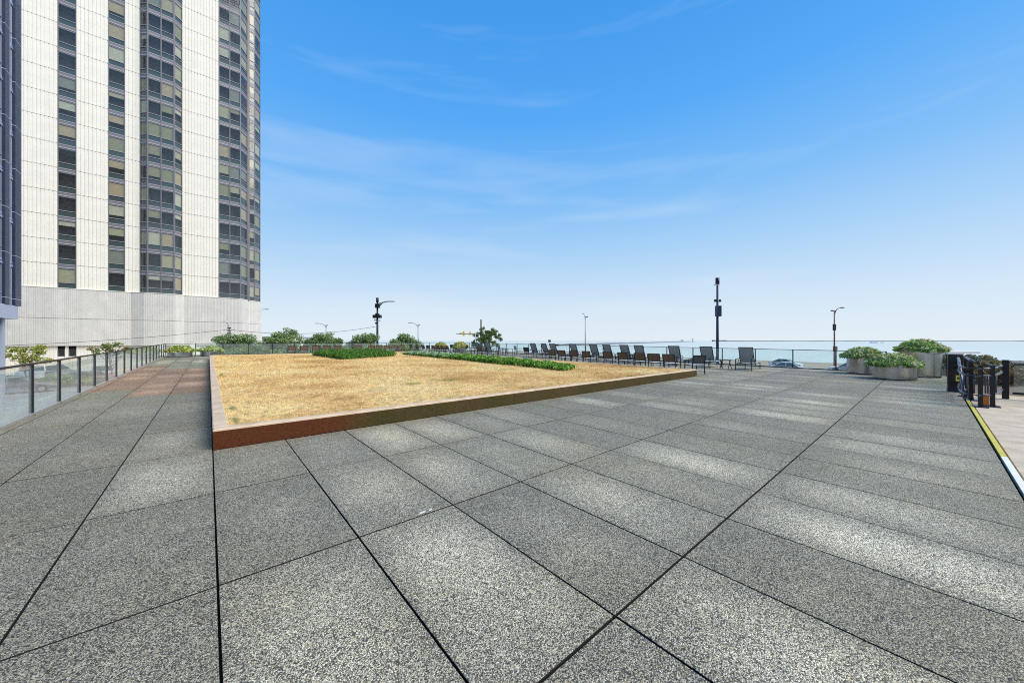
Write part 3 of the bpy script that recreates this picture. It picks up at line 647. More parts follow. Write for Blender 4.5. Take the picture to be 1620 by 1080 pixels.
# recessed ground-level wall with two small windows
wl0 = 67.15
def wallseg(u0, u1, z0, z1): seg_obj('ground_wall', fluted(u1-u0, z1-z0, .3, .1, .04).mesh('ground_wall', 'precast'), tower, (u0, wl0), 0, z0)
ws = [at_depth(91, 1).x/at_depth(91, 1).y*wl0, at_depth(103, 1).x/at_depth(103, 1).y*wl0, at_depth(108.5, 1).x/at_depth(108.5, 1).y*wl0, at_depth(121, 1).x/at_depth(121, 1).y*wl0]
wallseg(-34, ws[0], -3, ZP0); wallseg(ws[1], ws[2], -3, ZP0); wallseg(ws[3], 5, -3, ZP0)
for a, b_ in ((ws[0], ws[1]), (ws[2], ws[3])):
    wallseg(a, b_, -3, -.32)
    wo = seg_obj('window', MB().box(.0, b_-a, 0, .08, 0, .06).box(0, .06, 0, .08, .06, .88).box(b_-a-.06, b_-a, 0, .08, .06, .88).mesh('window', 'bronze'), tower, (a, wl0), 0, -.3)
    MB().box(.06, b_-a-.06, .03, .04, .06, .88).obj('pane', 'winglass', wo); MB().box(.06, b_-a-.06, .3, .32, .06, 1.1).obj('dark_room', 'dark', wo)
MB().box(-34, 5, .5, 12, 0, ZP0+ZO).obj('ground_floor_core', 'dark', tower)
# low grey wing to the right of the tower
lw = thing('low_building', 'low pale grey building just right of the tower base', 'building', (*at_depth(405, 92).xy, -3))
p = at_depth(405, 92); q = at_depth(434, 92)
MB().box(0, (q-p).length*1.6, 0, 12, 0, 3+zpx(534.5, 92)).obj('wall', 'podium', lw); MB().box(-.2, (q-p).length*1.6+.2, -.2, 12.2, 3+zpx(534.5, 92), 3.35+zpx(534.5, 92)).obj('roof', 'greypole', lw)
lw.rotation_euler = (0, 0, -R(35))

# ================================================================ BLUE STEEL BUILDING (left edge)
M['bluesteel'] = mat('slate_blue_steel', (.022, .032, .078), .4, metal=.2, noise=.18, nscale=2)
M['paleblue'] = mat('pale_blue_grey_metal', (.42, .46, .58), .4, metal=.2)
M['slateglass'] = mat('dark_window_glass', (.02, .022, .035), .06, spec=1.0)
BU, BZ0, BFH = -9.7, 3.55, 2.84
blue = thing('office_building', 'slate blue steel building with narrow dark windows at the left edge', 'building', (BU, 39.85, -3), -math.pi/2)
# local x runs toward -v (away from the far corner), y = -u inward ; rotate so x->-Y, y->+X => inward is -y
NB, NFL = 7, 10
bz = BZ0+3; WW, MW = .70, .12
def pil_mesh(w): return MB().box(0, w, -.25, .06, .35, NFL*BFH+.4).mesh('pilaster', 'bluesteel')
pil0, pil1 = pil_mesh(.94), pil_mesh(.66)
tr1 = MB().box(0, .03, .0, .075, .35, NFL*BFH+.4).mesh('trim', 'paleblue'); mull = MB().box(0, MW, -.06, .03, .35, NFL*BFH+.4).mesh('mullion', 'paleblue')
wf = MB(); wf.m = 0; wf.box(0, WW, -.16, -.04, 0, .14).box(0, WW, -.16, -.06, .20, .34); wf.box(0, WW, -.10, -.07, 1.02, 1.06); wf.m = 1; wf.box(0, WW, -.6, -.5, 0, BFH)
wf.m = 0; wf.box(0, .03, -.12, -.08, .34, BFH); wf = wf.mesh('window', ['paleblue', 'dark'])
wp = MB().box(.03, WW, -.11, -.10, 1.06, BFH).mesh('pane', 'slateglass'); wp2 = MB().box(.03, WW, -.11, -.10, .34, 1.02).mesh('lower_pane', 'slateglass')
x = 0; pit = 1.5
for k in range(NB):
    w_ = .94 if k == 0 else .66
    link('trim', tr1, blue, (x, 0, bz)); link('pilaster', pil0 if k == 0 else pil1, blue, (x+.031, 0, bz)); jt = MB().box(-.005, w_+.005, -.24, .066, 0, .03).mesh('joint_strip', 'paleblue')
    for f in range(NFL):
        link('joint_strip', jt, blue, (x+.031, 0, bz+f*BFH+.75))
        wo = link('window', wf, blue, (x+w_+.035, 0, bz+f*BFH)); link('pane', wp, wo); link('lower_pane', wp2, wo)
    link('mullion', mull, blue, (x+w_+.035+WW, 0, bz)); x += w_+.04+WW+MW
MB().box(-.02, NB*pit, -14, -.62, bz, bz+NFL*BFH+.4).obj('core', 'bluesteel', blue)
MB().box(.35, NB*pit, -14, .02, bz-.55, bz+.33).obj('base_ledge', 'paleblue', blue)
MB().box(-.1, NB*pit, -14.2, .2, bz+NFL*BFH+.4, bz+NFL*BFH+.9).obj('roof', 'bluesteel', blue)
MB().box(1.75, NB*pit, -14, -.5, .0, bz-.56).obj('lower_wall', 'slateglass', blue)
MB().box(.9, 1.02, -.6, -.35, 0, bz-.56).box(1.12, 1.5, -.6, -.30, 0, bz-.56).obj('column', 'paleblue', blue)

# ================================================================ STREET BESIDE THE DECK
struct(MB().box(-40, -3.4, 57.5, 66.5, -3.1, -2.86).obj('pavement', 'concrete'))
struct(MB().add([(-5.3,30,-2.985),(-3.2,30,-2.985),(-3.2,56,-2.985),(-5.3,56,-2.985)], [(0,1,2,3)]).obj('green_lane', 'bikelane'))
mb = MB()
for k in range(5): mb.add([(-9.2,8+k*5,-2.99),(-9.05,8+k*5,-2.99),(-9.05,12.6+k*5,-2.99),(-9.2,12.6+k*5,-2.99)], [(0,1,2,3)])
for k in range(6): mb.add([(-22+k*3,44,-2.99),(-21.88+k*3,44,-2.99),(-21.88+k*3,49.5,-2.99),(-22+k*3,49.5,-2.99)], [(0,1,2,3)])
mb.add([(-30,40.5,-2.988),(-4,40.5,-2.988),(-4,40.72,-2.988),(-30,40.72,-2.988)], [(0,1,2,3)])
struct(mb.obj('road_markings', 'whiteline'))
def hedge_row(label, x0, x1, y0, y1, h, n, seed, z=-3, m='shrubleaf', leaf=.22, name='street_hedge'):
    t = thing(name, label, 'hedge', ((x0+x1)/2, (y0+y1)/2, z)); r = np.random.default_rng(seed)
    p = np.stack([r.uniform(x0, x1, n)-(x0+x1)/2, r.uniform(y0, y1, n)-(y0+y1)/2, r.random(n)**.5*h], 1)
    p[:,2] *= .8+.2*np.sin(p[:,0]*2.1)*np.cos(p[:,1]*1.7)
    link('foliage', leaves_mesh('foliage', p, leaf, r, [m]), t)
    MB().box(-(x1-x0)/2, (x1-x0)/2, -(y1-y0)/2, (y1-y0)/2, 0, h*.25).obj('soil_bed', 'soil', t); return t
hedge_row('green clipped hedge seen through the left railing, below the tower wall', -15, -9.2, 55.2, 57, 1.3, 7000, 21, leaf=.26, m='hedgeleaf')
hedge_row('lower green hedge by the tower seen through the left railing, right of the clipped one', -7.8, -4, 53, 54.6, .9, 4000, 22, leaf=.26, m='shrubleaf')
M['carwhite'] = mat('white_car_paint', (.75, .76, .78), .2, spec=.6); M['carsilver'] = mat('silver_car_paint', (.38, .40, .42), .25, metal=.6)
M['carblack'] = mat('dark_car_paint', (.02, .022, .028), .2, spec=.6); M['tyre'] = mat('tyre_rubber', (.02, .02, .02), .8)
M['cargreen'] = mat('green_car_paint', (.05, .22, .10), .3, spec=.6)
M['carglass'] = mat('tinted_car_glass', (.02, .025, .03), .05, spec=.9); M['taillight'] = mat('red_tail_light', (.5, .02, .03), .3)
def make_car(label, paint, loc, rz, kind='car', group=None):
    """x forward; lofted body, glasshouse, wheels, lights"""
    L, Wd = (4.6, 1.82) if kind == 'car' else ((4.7, 1.9) if kind == 'suv' else (5.4, 2.0))
    t = thing('parked_car' if kind != 'van' else 'parked_van', label, 'car' if kind != 'van' else 'van', loc, rz, group)
    H = {'car': 1.45, 'suv': 1.7, 'van': 2.15}[kind]; belt = {'car': .88, 'suv': 1.02, 'van': 1.6}[kind]
    hood = belt-.02
    prof = [(-L/2,.35),(-L/2+.02,belt-.12),(-L/2+.12,belt),(-L*.16,belt+.03),(L*.17,belt),(L*.42,hood-.16),(L/2-.05,hood-.3),(L/2,.5),(L/2-.04,.28),(-L/2+.05,.25)]
    secs = [(-1.0,.0),(-.86,.04),(.86,.04),(1.0,.0)]
    mb = MB(); n = len(prof); vs = []
    for s, (k, up) in enumerate(secs):
        inset = .05 if abs(k) == 1 else 0
        for x, z in prof: vs.append((x*(1-inset*.6), k*Wd/2, z-(.09 if abs(k) == 1 and z > .6 else 0)))
    fs = []
    for s in range(3):
        for i in range(n): fs.append((s*n+i, s*n+(i+1)%n, (s+1)*n+(i+1)%n, (s+1)*n+i))
    fs += [tuple(range(n)), tuple(range(3*n, 4*n))[::-1]]
    mb.add(vs, fs, True); mb.obj('body', paint, t)
    rear = -L*.44 if kind != 'car' else -L*.40; rtop = -L*.40 if kind != 'car' else -L*.20
    g0 = [(rear, belt-.02), (rtop, H-.06), (L*.06, H-.06), (L*.24, belt-.03)]
    mb = MB(); w0, w1 = Wd/2-.07, Wd/2-.24
    vs = [(g0[0][0],-w0,g0[0][1]),(g0[1][0],-w1,g0[1][1]),(g0[2][0],-w1,g0[2][1]),(g0[3][0],-w0,g0[3][1])]; vs += [(x,-y,z) for x,y,z in vs]
    mb.add(vs, [(0,1,2,3),(7,6,5,4),(0,4,5,1),(2,6,7,3),(1,5,6,2)]); mb.obj('glasshouse', 'carglass', t)
    mb = MB().cbox(rtop-.03, L*.06+.04, -w1-.02, w1+.02, H-.075, H, .03)
    for s in (-1, 1):
        mb.bar((rear,s*(w0+.005),belt-.02), (rtop,s*(w1+.005),H-.06), .07, .05); mb.bar((L*.06,s*(w1+.005),H-.06), (L*.24,s*(w0+.005),belt-.03), .06, .05); mb.bar((-L*.08,s*(w0+.004),belt-.02), (-L*.08,s*(w1+.004),H-.06), .07, .04)
    mb.obj('roof', paint, t)
    for x in (-L*.31, L*.31):
        for s in (-1, 1):
            w_ = MB().tube([(0,-.11,0),(0,.11,0)], .33, 16).obj('wheel', 'tyre', t, (x, s*(Wd/2-.1), .33)); MB().tube([(0,s*.09,0),(0,s*.118,0)], .2, 12).obj('rim', 'greypole', w_)
    for s in (-1, 1):
        MB().cbox(-.03, .03, -.18, .18, -.07, .07, .01).obj('headlight', 'lens', t, (L/2-.06, s*(Wd/2-.32), .62)); MB().cbox(-.03, .03, -.17, .17, -.08, .08, .01).obj('tail_light', 'taillight', t, (-L/2+.0, s*(Wd/2-.24), .78))
    return t
make_car('white van facing the tower, seen through the left railing', 'carwhite', at_depth(78, 37, -3), R(75), 'van')
make_car('grey car nearest the blue building, seen through the left railing', 'carsilver', at_depth(24, 31, -3), R(10))
make_car('silver car parked in the middle of the street behind the left railing', 'carsilver', at_depth(128, 37, -3), R(160), 'car')
make_car('white hatchback behind the far posts of the left railing', 'carwhite', at_depth(165, 43, -3), R(95), 'suv')
make_car('white car with low roof on the lakeside road, nearer of the two beyond the railing', 'carwhite', at_depth(1250, 52, -3), R(-88))
make_car('white car farther back beside the sand, behind the nearer white car', 'carwhite', at_depth(1243, 62, -3), R(-90))
make_car('white car with red tail light half hidden by the left steel planter', 'carwhite', at_depth(1344, 52, -3), R(92))
make_car('silver car far off beyond the railing, left of the tall black pole', 'carsilver', at_depth(1102, 70, -3), R(90))
make_car('pale car on the lakeside road between the lawn chairs and the loungers', 'carwhite', at_depth(1000, 75, -3), R(90), 'suv')

# trees and shrubs
def sp(px, Z, z=-3): return at_depth(px, Z, z)
make_tree('small_tree', 'small yellow-green spreading tree beside the blue building', 'tree', sp(46, 33), zpx(545, 33)+3, (1.75, 1.5, 1.15), 2.0, 'yellowleaf', 31, nleaf=900, leaf=.24, clumps=16, cl=.42, tr=.07)
make_tree('small_tree', 'low bright green tree with a reddish tip above the left railing', 'tree', sp(179, 40), zpx(543, 40)+3, (1.75, 1.3, .75), 2.0, 'autumnleaf', 32, nleaf=900, leaf=.26, clumps=12, cl=.5, tr=.07)
SH = [(380, 43, 526, 3.1, 'leftmost and widest of the five round shrubs behind the far railing', 'hedgeish'), (452, 43, 523, 2.8, 'tallest round shrub behind the far railing, second from the left'),
      (516, 44, 528, 2.3, 'round shrub behind the far railing just right of a thin street lamp'), (578, 44, 527, 2.4, 'round shrub at the foot of the dark lamp pole with equipment boxes'),
      (640, 45, 529, 2.2, 'rightmost round shrub behind the far railing, beside a grey street lamp')]
for k, s in enumerate(SH):
    px, Z, ty, r = s[:4]
    make_tree('round_shrub', 'green '+s[4], 'shrub', sp(px, Z), zpx(ty, Z)+3, (r, r*.8, 2.7), .7, 'shrubleaf', 40+k, nleaf=30000, leaf=.22, clumps=170, cl=.58, tr=.05, stems=4, group='round shrubs behind the far railing', bottom=-.95)
make_tree('street_tree', 'dark green tree with airy crown in front of a wooden pole', 'tree', sp(768, 62), zpx(518, 62)+3, (2.9, 2.6, 2.2), 2.6, 'darkleaf', 50, nleaf=5200, leaf=.27, clumps=70, cl=.42, tr=.13)
for k, (px, Z, ty, lab, m) in enumerate([(1552, 21, 563, 'dusty green scrub bush behind the tubular gate', 'scrubleaf'), (1530, 26, 561, 'sparse reddish scrub rising behind the gate posts', 'redscrub'), (1620, 16.5, 575, 'grey-green scrub behind the right-hand glass panel', 'scrubleaf'),
                                         (1500, 24, 560, 'grey scrub seen through glass beside the tall planter', 'scrubleaf'), (1572, 16, 574, 'low olive scrub at the foot of the gate frame', 'redscrub'), (1668, 19, 571, 'grey scrub at the right edge behind glass', 'scrubleaf')]):
    h = zpx(ty, Z)+.35
    make_tree('scrub_bush', lab, 'shrub', sp(px, Z, -.35), h, (1.2, 1.2, h*.52), .25, m, 60+k, nleaf=3600, leaf=.13, clumps=40, cl=.30, tr=.03, stems=4, group='scrub beside the deck', bottom=-.99)

# ================================================================ PLANTERS
def planter(label, loc, r, h, fh, seed, leafm='planterleaf', bloom='creamleaf', n=3800, leaf=.165, group=None, br=.42, name='steel_planter'):
    t = thing(name, label, 'planter', loc, rnd.uniform(0, 6), group)
    MB().lathe([(r*.955, .0), (r*.955, .035), (0.001, .035)], 40).obj('base', 'black', t)
    MB().lathe([(r, .035), (r, h-.004)], 56).obj('drum', 'steel', t); MB().lathe([(r+.004, h-.03), (r+.006, h)], 48).lathe([(r+.006, h), (r-.02, h)], 48).lathe([(r-.02, h), (r-.02, h-.1)], 48).obj('rim', 'steel', t)
    MB().tube([(0,0,h-.09), (0,0,h-.06)], r-.025, 32).obj('soil', 'soil', t)
    rg = np.random.default_rng(seed); a = rg.random(n)*2*np.pi; q = np.sqrt(rg.random(n)); lump = 1+.12*np.sin(a*5+seed)+.08*np.sin(a*9)
    R_ = (r+.12)*lump; top = fh*(1-q**2.6)*(.9+.15*np.sin(a*4+2)*q)+.02; z = h-.10+top*(rg.random(n)**.4)+(rg.random(n)-.5)*.06
    z = np.where(q > .88, h-.07+rg.random(n)*.16, z); rad = q*R_
    cen = np.stack([np.cos(a)*rad, np.sin(a)*rad, z], 1); mi = (rg.random(n) < br).astype(int)
    link('plants', leaves_mesh('plants', cen, leaf, rg, [leafm, bloom], mi, aspect=.62, upright=.1), t); return t
G = 'round steel planters of leafy flowers'
def dk(u, v): return (u, v, dz(v)+.002)
planter('steel planter of medium height, leftmost of the three by the right railing', dk(23.9, 2.05), .60, .83, .55, 1, group=G)
planter('lowest and nearest steel planter with cream-edged leaves, middle of three', dk(21.6, .95), .66, .60, .55, 2, group=G)
planter('tallest steel planter, rightmost of the three near the gate', dk(24.0, .28), .64, 1.20, .55, 3, group=G)
planter('low steel planter of pale flowers at the far end beside the left railing corner', dk(-1.75, 39.2), .75, .50, .55, 4, group=G, bloom='yellowbloom', leaf=.17, n=4200)
planter('low steel planter of pale flowers by the far left corner of the lawn', dk(.15, 39.6), .70, .50, .45, 5, group=G, bloom='creamleaf', leaf=.17, n=4200)
planter('far planter with yellow blooms behind the brown chairs, left of its pair', dk(20.3, 36.4), .7, .55, .75, 6, group=G, bloom='yellowbloom', leaf=.2, n=3000, br=.7)
planter('far planter with yellow blooms behind the brown chairs, right of its pair', dk(21.7, 34.4), .7, .6, .75, 7, group=G, bloom='yellowbloom', leaf=.2, n=3000, br=.7)
wp_ = at_depth(305, 36.5); o = thing('white_bollard', 'white square pillar between the two far left planters', 'pillar', (wp_.x, wp_.y, -3)); MB().cbox(-.22, .22, -.22, .22, 0, 3+zpx(545, 36.5), .02).obj('shaft', 'white', o)
o.location = (at_depth(305, 42).x, at_depth(305, 42).y, -3); 

# ================================================================ FURNITURE
def make_low_chair(name, label, back_m, seat_m, group):
    t = thing(name, label, 'chair'); w, d = .60, .56; hs = .42
    for sx in (0, 1):
        for sy in (-1, 1):
            MB().bar((sx*d+(.0 if sx else -.03), sy*w/2, 0), (sx*(d-.02), sy*w/2, .62 if sx else .46), .034, .03).obj('leg', 'black', t)
    MB().box(0, d, -w/2, w/2, hs-.03, hs-.004).box(.03, d-.02, -w/2+.02, w/2-.02, hs-.004, hs).obj('seat_frame', 'black', t)
    MB().box(.03, d-.02, -w/2+.025, w/2-.025, hs+.002, hs+.012).obj('seat', seat_m, t)
    mb = MB()
    for s in (-1, 1): mb.bar((.0, s*w/2, .44), (-.11, s*w/2, .87), .034, .03)
    mb.bar((-.11, -w/2, .865), (-.11, w/2, .865), .03); mb.bar((-.02, -w/2, .50), (-.02, w/2, .50), .022); mb.obj('back_frame', 'black', t)
    MB().bar((-.016, 0, .50), (-.108, 0, .86), w-.03, .008, up=(1,0,0)).obj('backrest', back_m, t)
    for s in (-1, 1): MB().bar((-.05, s*w/2, .63), (d-.01, s*w/2, .63), .045, .02).obj('armrest', 'black', t)
    return t
def make_lounger(name, label, group):
    t = thing(name, label, 'lounge chair', group=group); w = .70; L = 1.9
    for x in (0, L):
        for s in (-1, 1): MB().bar((x, s*w/2, 0), (x, s*w/2, .58 if x == 0 else .34), .036).obj('leg', 'black', t)
    mb = MB()
    for s in (-1, 1): mb.bar((0, s*w/2, .335), (L, s*w/2, .335), .03, .045)
    mb.bar((L, -w/2, .335), (L, w/2, .335), .03); mb.bar((0, -w/2, .335), (0, w/2, .335), .03); mb.bar((.72, -w/2, .335), (.72, w/2, .335), .03); mb.obj('frame', 'black', t)
    MB().box(.76, L-.03, -w/2+.03, w/2-.03, .352, .362).obj('seat', 'skylit_sling', t)
    bk = MB()
    for s in (-1, 1): bk.bar((.80, s*(w/2-.035), .37), (.42, s*(w/2-.035), 1.2), .035, .04)
    bk.bar((.42, -w/2+.035, 1.19), (.42, w/2-.035, 1.19), .035); bk.obj('back_frame', 'black', t)
    MB().bar((.79, 0, .38), (.425, 0, 1.18), w-.12, .01, up=(1,0,0)).obj('backrest', 'sling', t)
    for s in (-1, 1): MB().bar((.10, s*(w/2-.06), .34), (.62, s*(w/2-.06), .76), .02).obj('back_strut', 'black', t)
    for s in (-1, 1):
        MB().tube([(0, s*w/2, .575), (.5, s*w/2, .60), (.86, s*w/2, .60), (.95, s*w/2, .56), (.93, s*w/2, .36)], .018, 6).obj('armrest', 'black', t)
    return t
ORD = ['first', 'second', 'third', 'fourth', 'fifth', 'sixth', 'seventh', 'eighth', 'ninth', 'tenth', 'eleventh', 'twelfth', 'thirteenth', 'fourteenth']
GL = 'high-backed sling loungers along the lake railing'
lv = [6.26, 8.20, 10.08, 12.49, 13.58, 14.88, 16.08, 17.98, 20.15, 21.28, 22.54, 29.04, 31.17]
L0 = make_lounger('sling_lounger', '', GL)
for k, v in enumerate(lv):
    o = L0 if k == 0 else copy_tree(L0)
    o.location = dk(21.1+rnd.uniform(-.12, .12), v); o.rotation_euler = (0, 0, R(rnd.uniform(-4, 4)))
    o['label'] = 'high-backed grey sling lounger facing the lake railing, rightmost of its row' if k == 0 else 'high-backed grey sling lounger facing the lake, %s from the right end of its row' % ORD[k]
GC = 'low brown-backed chairs along the right edge of the lawn'
cv = [8.29, 9.07, 9.86, 10.85, 11.78, 13.35, 14.33, 15.25, 16.08, 24.46]
C0 = make_low_chair('sling_chair', '', 'brown', 'skylit_sling', GC); C0['group'] = GC
for k, v in enumerate(cv):
    o = C0 if k == 0 else copy_tree(C0)
    o.location = dk(17.25+rnd.uniform(-.06, .06), v); o.rotation_euler = (0, 0, R(rnd.uniform(-5, 5)))
    o['label'] = ('low brown sling chair by the lawn edge, nearest the kerb corner in its row' if k == 0 else
                  ('lone low brown sling chair beyond the gap in the lawn-edge row, beside a grey one' if k == 9 else 'low brown sling chair along the lawn edge, %s from the kerb corner' % ORD[k]))
GD = 'far run of brown chairs behind the flowering end of the hedge'
for k, px in enumerate((650.9, 660.7, 670, 678, 686, 693.4, 700, 707.7)):
    t_ = (px-CX)/FPX; u = 17.6; v = u*(t_*AX+AZ)/(t_*BX+BZ)
    o = copy_tree(C0, dk(u, v), R(rnd.uniform(-6, 6)), 'small brown sling chair behind the white-flowered end of the hedge, %s from the left' % ORD[k], GD)
GF = 'brown chairs in a line beyond the far edge of the lawn'
for k, px in enumerate((462, 481, 499.8, 516.5, 534, 566, 587.7, 599.5, 611.8, 624, 635)):
    t_ = (px-CX)/FPX; v = 36.2; u = v*(t_*BX+BZ)/(t_*AX+AZ)
    o = copy_tree(C0, dk(u, v), R(90+rnd.uniform(-5, 5)), 'small brown sling chair beyond the far lawn edge, %s from the left' % ORD[k], GF)
# dark single chairs
Dk = make_low_chair('charcoal_chair', 'charcoal sling chair standing alone at the right corner of the lawn kerb, turned leftward', 'dark_sling', 'skylit_sling', None)
Dk.location = dk(17.15, 6.9); Dk.rotation_euler = (0, 0, R(58))
def dchair(px, u, rz, lab, src=Dk):
    t_ = (px-CX)/FPX; v = u*(t_*AX+AZ)/(t_*BX+BZ); return copy_tree(src, dk(u, v), R(rz), lab)
dchair(833, 20.3, 0, 'small charcoal chair seen from behind, just left of the loungers')
dchair(816, 23.2, -60, 'charcoal chair facing right beside a side table, left of the lounger row')
dchair(790, 23.0, -60, 'charcoal chair facing right, just right of the dark green tree')
Gy = make_low_chair('grey_chair', 'pale grey-green sling chair beside the lone brown chair past the hedge', 'teal_sling', 'skylit_sling', None)
t_ = (775-CX)/FPX; Gy.location = dk(17.6, 17.6*(t_*AX+AZ)/(t_*BX+BZ)); Gy.rotation_euler = (0, 0, R(-4))
dchair(716, 21.5, 20, 'charcoal chair at the left end of the distant patio tables')
dchair(738, 21.8, 160, 'charcoal chair between the distant patio tables')
def make_table(label, loc, rz, a=.8, b_=.8, h=.62, name='patio_table'):
    t = thing(name, label, 'table', loc, rz); MB().cbox(-a/2, a/2, -b_/2, b_/2, h-.03, h, .008).obj('table_top', 'railgrey', t)
    for sx in (-1, 1):
        for sy in (-1, 1): MB().bar((sx*(a/2-.04), sy*(b_/2-.04), 0), (sx*(a/2-.04), sy*(b_/2-.04), h-.03), .035).obj('leg', 'black', t)
    return t
for px, u, a, lab in ((727, 22.2, 1.1, 'dark square patio table, leftmost of the distant tables by the lake railing'), (748, 21.0, 1.1, 'dark patio table in front of the two far loungers'), (803, 22.6, .8, 'low dark table between the two charcoal chairs facing right'), (790, 20.6, .9, 'dark low table right of the pale grey-green chair')):
    t_ = (px-CX)/FPX; make_table(lab, dk(u, u*(t_*AX+AZ)/(t_*BX+BZ)), 0, a, a)
st = thing('side_table', 'small folding side table with crossed legs between the two rightmost loungers', 'table', dk(21.55, 7.25), R(0))
MB().cbox(-.24, .24, -.24, .24, .47, .495, .006).obj('table_top', 'railgrey', st)
for sy in (-1, 1): MB().bar((-.22, sy*.2, 0), (.12, sy*.2, .47), .03).obj('leg', 'black', st); MB().bar((.24, sy*.22, 0), (-.10, sy*.22, .47), .03).obj('leg', 'black', st)

# ================================================================ GATE AND TUBULAR BARRIER (right edge)
gp = thing('gate_post', 'wide black metal gate post with a yellow notice, left of the tubular barrier', 'post', (17.75, V0+.10, dz(0)), R(-82))
MB().cbox(-.15, .15, -.07, .07, .0, 1.16, .006).obj('post_body', 'black', gp); MB().box(-.16, .16, -.085, .085, .0, .10).obj('foot', 'navy', gp)
MB().box(.0, .13, -.080, -.072, .34, .52).obj('notice', 'stickery', gp); MB().box(.03, .10, -.084, -.081, .40, .47).obj('notice_symbol', 'black', gp)
MB().cbox(-.16, .16, -.08, .08, 1.165, 1.20, .006).obj('cap', 'alu', gp)
# pale flat canopy edge behind the post
cn_ = thing('flat_canopy', 'flat white canopy top just behind the wide black gate post', 'canopy', (*at_depth(1506, 17.5).xy, -.35), R(-40))
MB().cbox(-.7, .75, -.5, .5, .35+zpx(558.5, 17.5), .35+zpx(555, 17.5), .02).obj('canopy_top', 'white', cn_); MB().bar((-.2, 0, 0), (-.2, 0, .34+zpx(558.5, 17.5)), .09).obj('post', 'black', cn_)
M['tubesteel'] = mat('grey_tubular_steel', (.075, .075, .10), .25, metal=.5)
tb = thing('tubular_barrier', 'curved tubular steel barrier with black posts at the top of the ramp', 'barrier', (14.0, -.95, -.012))
def P2(px, Z, z): v = at_depth(px, Z, z); return (v.x-14.0, v.y+.95, z+.012)
def ring(y_, z_off=0):
    # rounded loop: far-left point near the gate post, round the near side, back to the right frame
    def zz(Z): return zpx(y_, Z)
    zc = EYE+(CY-y_)*9.0/FPX
    pts = [P2(1516, 11.2, zc), P2(1516.5, 10.2, zc), P2(1520, 9.3, zc), P2(1531, 8.75, zc), P2(1548, 8.6, zc), P2(1566, 8.65, zc), P2(1576, 8.9, zc), P2(1583, 9.4, zc), P2(1586, 10.0, zc)]
    return pts
for y_ in (581, 592, 621.5):
    MB().tube(ring(y_), .028, 8).obj('rail', 'tubesteel', tb)
for px, Z, wdt, top in ((1536, 9.6, .085, 570), (1551, 8.62, .075, 577), (1570, 8.66, .08, 578), (1527, 10.2, .05, 566)):
    z1 = zpx(top, Z); a = P2(px, Z, -.012); c = P2(px, Z, z1)
    MB().bar(a, c, wdt, .07).obj('post', 'black', tb); MB().cbox(a[0]-.12, a[0]+.12, a[1]-.12, a[1]+.12, 0.0, .025, .006).obj('base_plate', 'navy', tb)
    MB().bar((a[0]+.05, a[1]+.0, .02), (a[0]+.15, a[1]-.03, .02), .07, .03).bar((a[0]+.03, a[1], .14), (a[0]+.14, a[1]-.03, .03), .06, .02).obj('gusset', 'black', tb)
for px, Z in ((1519, 9.6), (1524, 9.1), (1530, 8.9), (1541, 8.7), (1559, 8.62), (1563, 8.62), (1576, 8.9)):
    MB().tube([P2(px, Z, zpx(592, Z)), P2(px, Z, zpx(622, Z))], .014, 6).obj('baluster', 'tubesteel', tb)
MB().tube([P2(1516, 10.6, zpx(566, 10.6)), P2(1518, 10, zpx(575, 10)), P2(1521, 9.4, zpx(598, 9.4)), P2(1524, 9.2, zpx(615, 9.2)), P2(1530, 8.9, zpx(621, 8.9))], .03, 8).obj('curved_rail', 'tubesteel', tb)
for a_, b_ in (((1528, 9.3, 565.5), (1542, 8.75, 573)), ((1560, 9.6, 575), (1582, 9.0, 581))):
    MB().tube([P2(a_[0], a_[1], zpx(a_[2], a_[1])), P2(b_[0], b_[1], zpx(b_[2], b_[1]))], .026, 8).obj('sloping_rail', 'tubesteel', tb)
og = P2(1559, 8.9, 0); orange = MB().cbox(-.055, .055, -.05, .05, 0, .26, .01).obj('orange_marker', 'orange', None, (og[0]+14.0, og[1]-.95, -.01)); tag(orange, 'orange plastic marker block standing between the barrier posts', 'marker')
gf = thing('glass_gate', 'black-framed glass gate panel with silver top at the right edge', 'gate', (*at_depth(1585, 9.9).xy, -.012))
q0 = at_depth(1585, 9.9); q1 = at_depth(1760, 8.6); dv_ = (q1-q0); gf.rotation_euler = (0, 0, math.atan2(dv_.y, dv_.x)); Lg = dv_.length
MB().cbox(0, .12, -.05, .05, .0, zpx(569, 9.9)+.012, .006).obj('post', 'black', gf); MB().box(.17, Lg, -.03, .03, .14, .20).obj('bottom_rail', 'black', gf)
MB().box(.17, Lg, -.035, .035, .98, 1.0).box(.17, Lg, -.03, .03, .935, .96).obj('frame', 'black', gf); MB().cbox(.17, Lg, -.045, .045, 1.0, 1.05, .008).obj('top_rail', 'alu', gf)
MB().box(.19, Lg, -.006, .006, .205, .93).obj('glass_pane', 'glassr', gf)
MB().cbox(Lg, Lg+.15, -.07, .07, 0, 1.05, .006).obj('post', 'black', gf)

q_ = at_z(668, 814, .0); ws_ = thing('paper_scrap', 'tiny white paper scrap lying by a slab joint in the foreground', 'litter', (q_.x, q_.y, .022))
MB().add([(-.05,-.012,0),(.01,-.02,.004),(.04,.0,.008),(.0,.016,.003)], [(0,1,2,3)]).obj('scrap', 'white', ws_)
MB().add([(.06,-.012,0),(.09,-.015,.003),(.10,.0,.006),(.07,.01,.002)], [(0,1,2,3)]).obj('scrap', 'white', ws_)

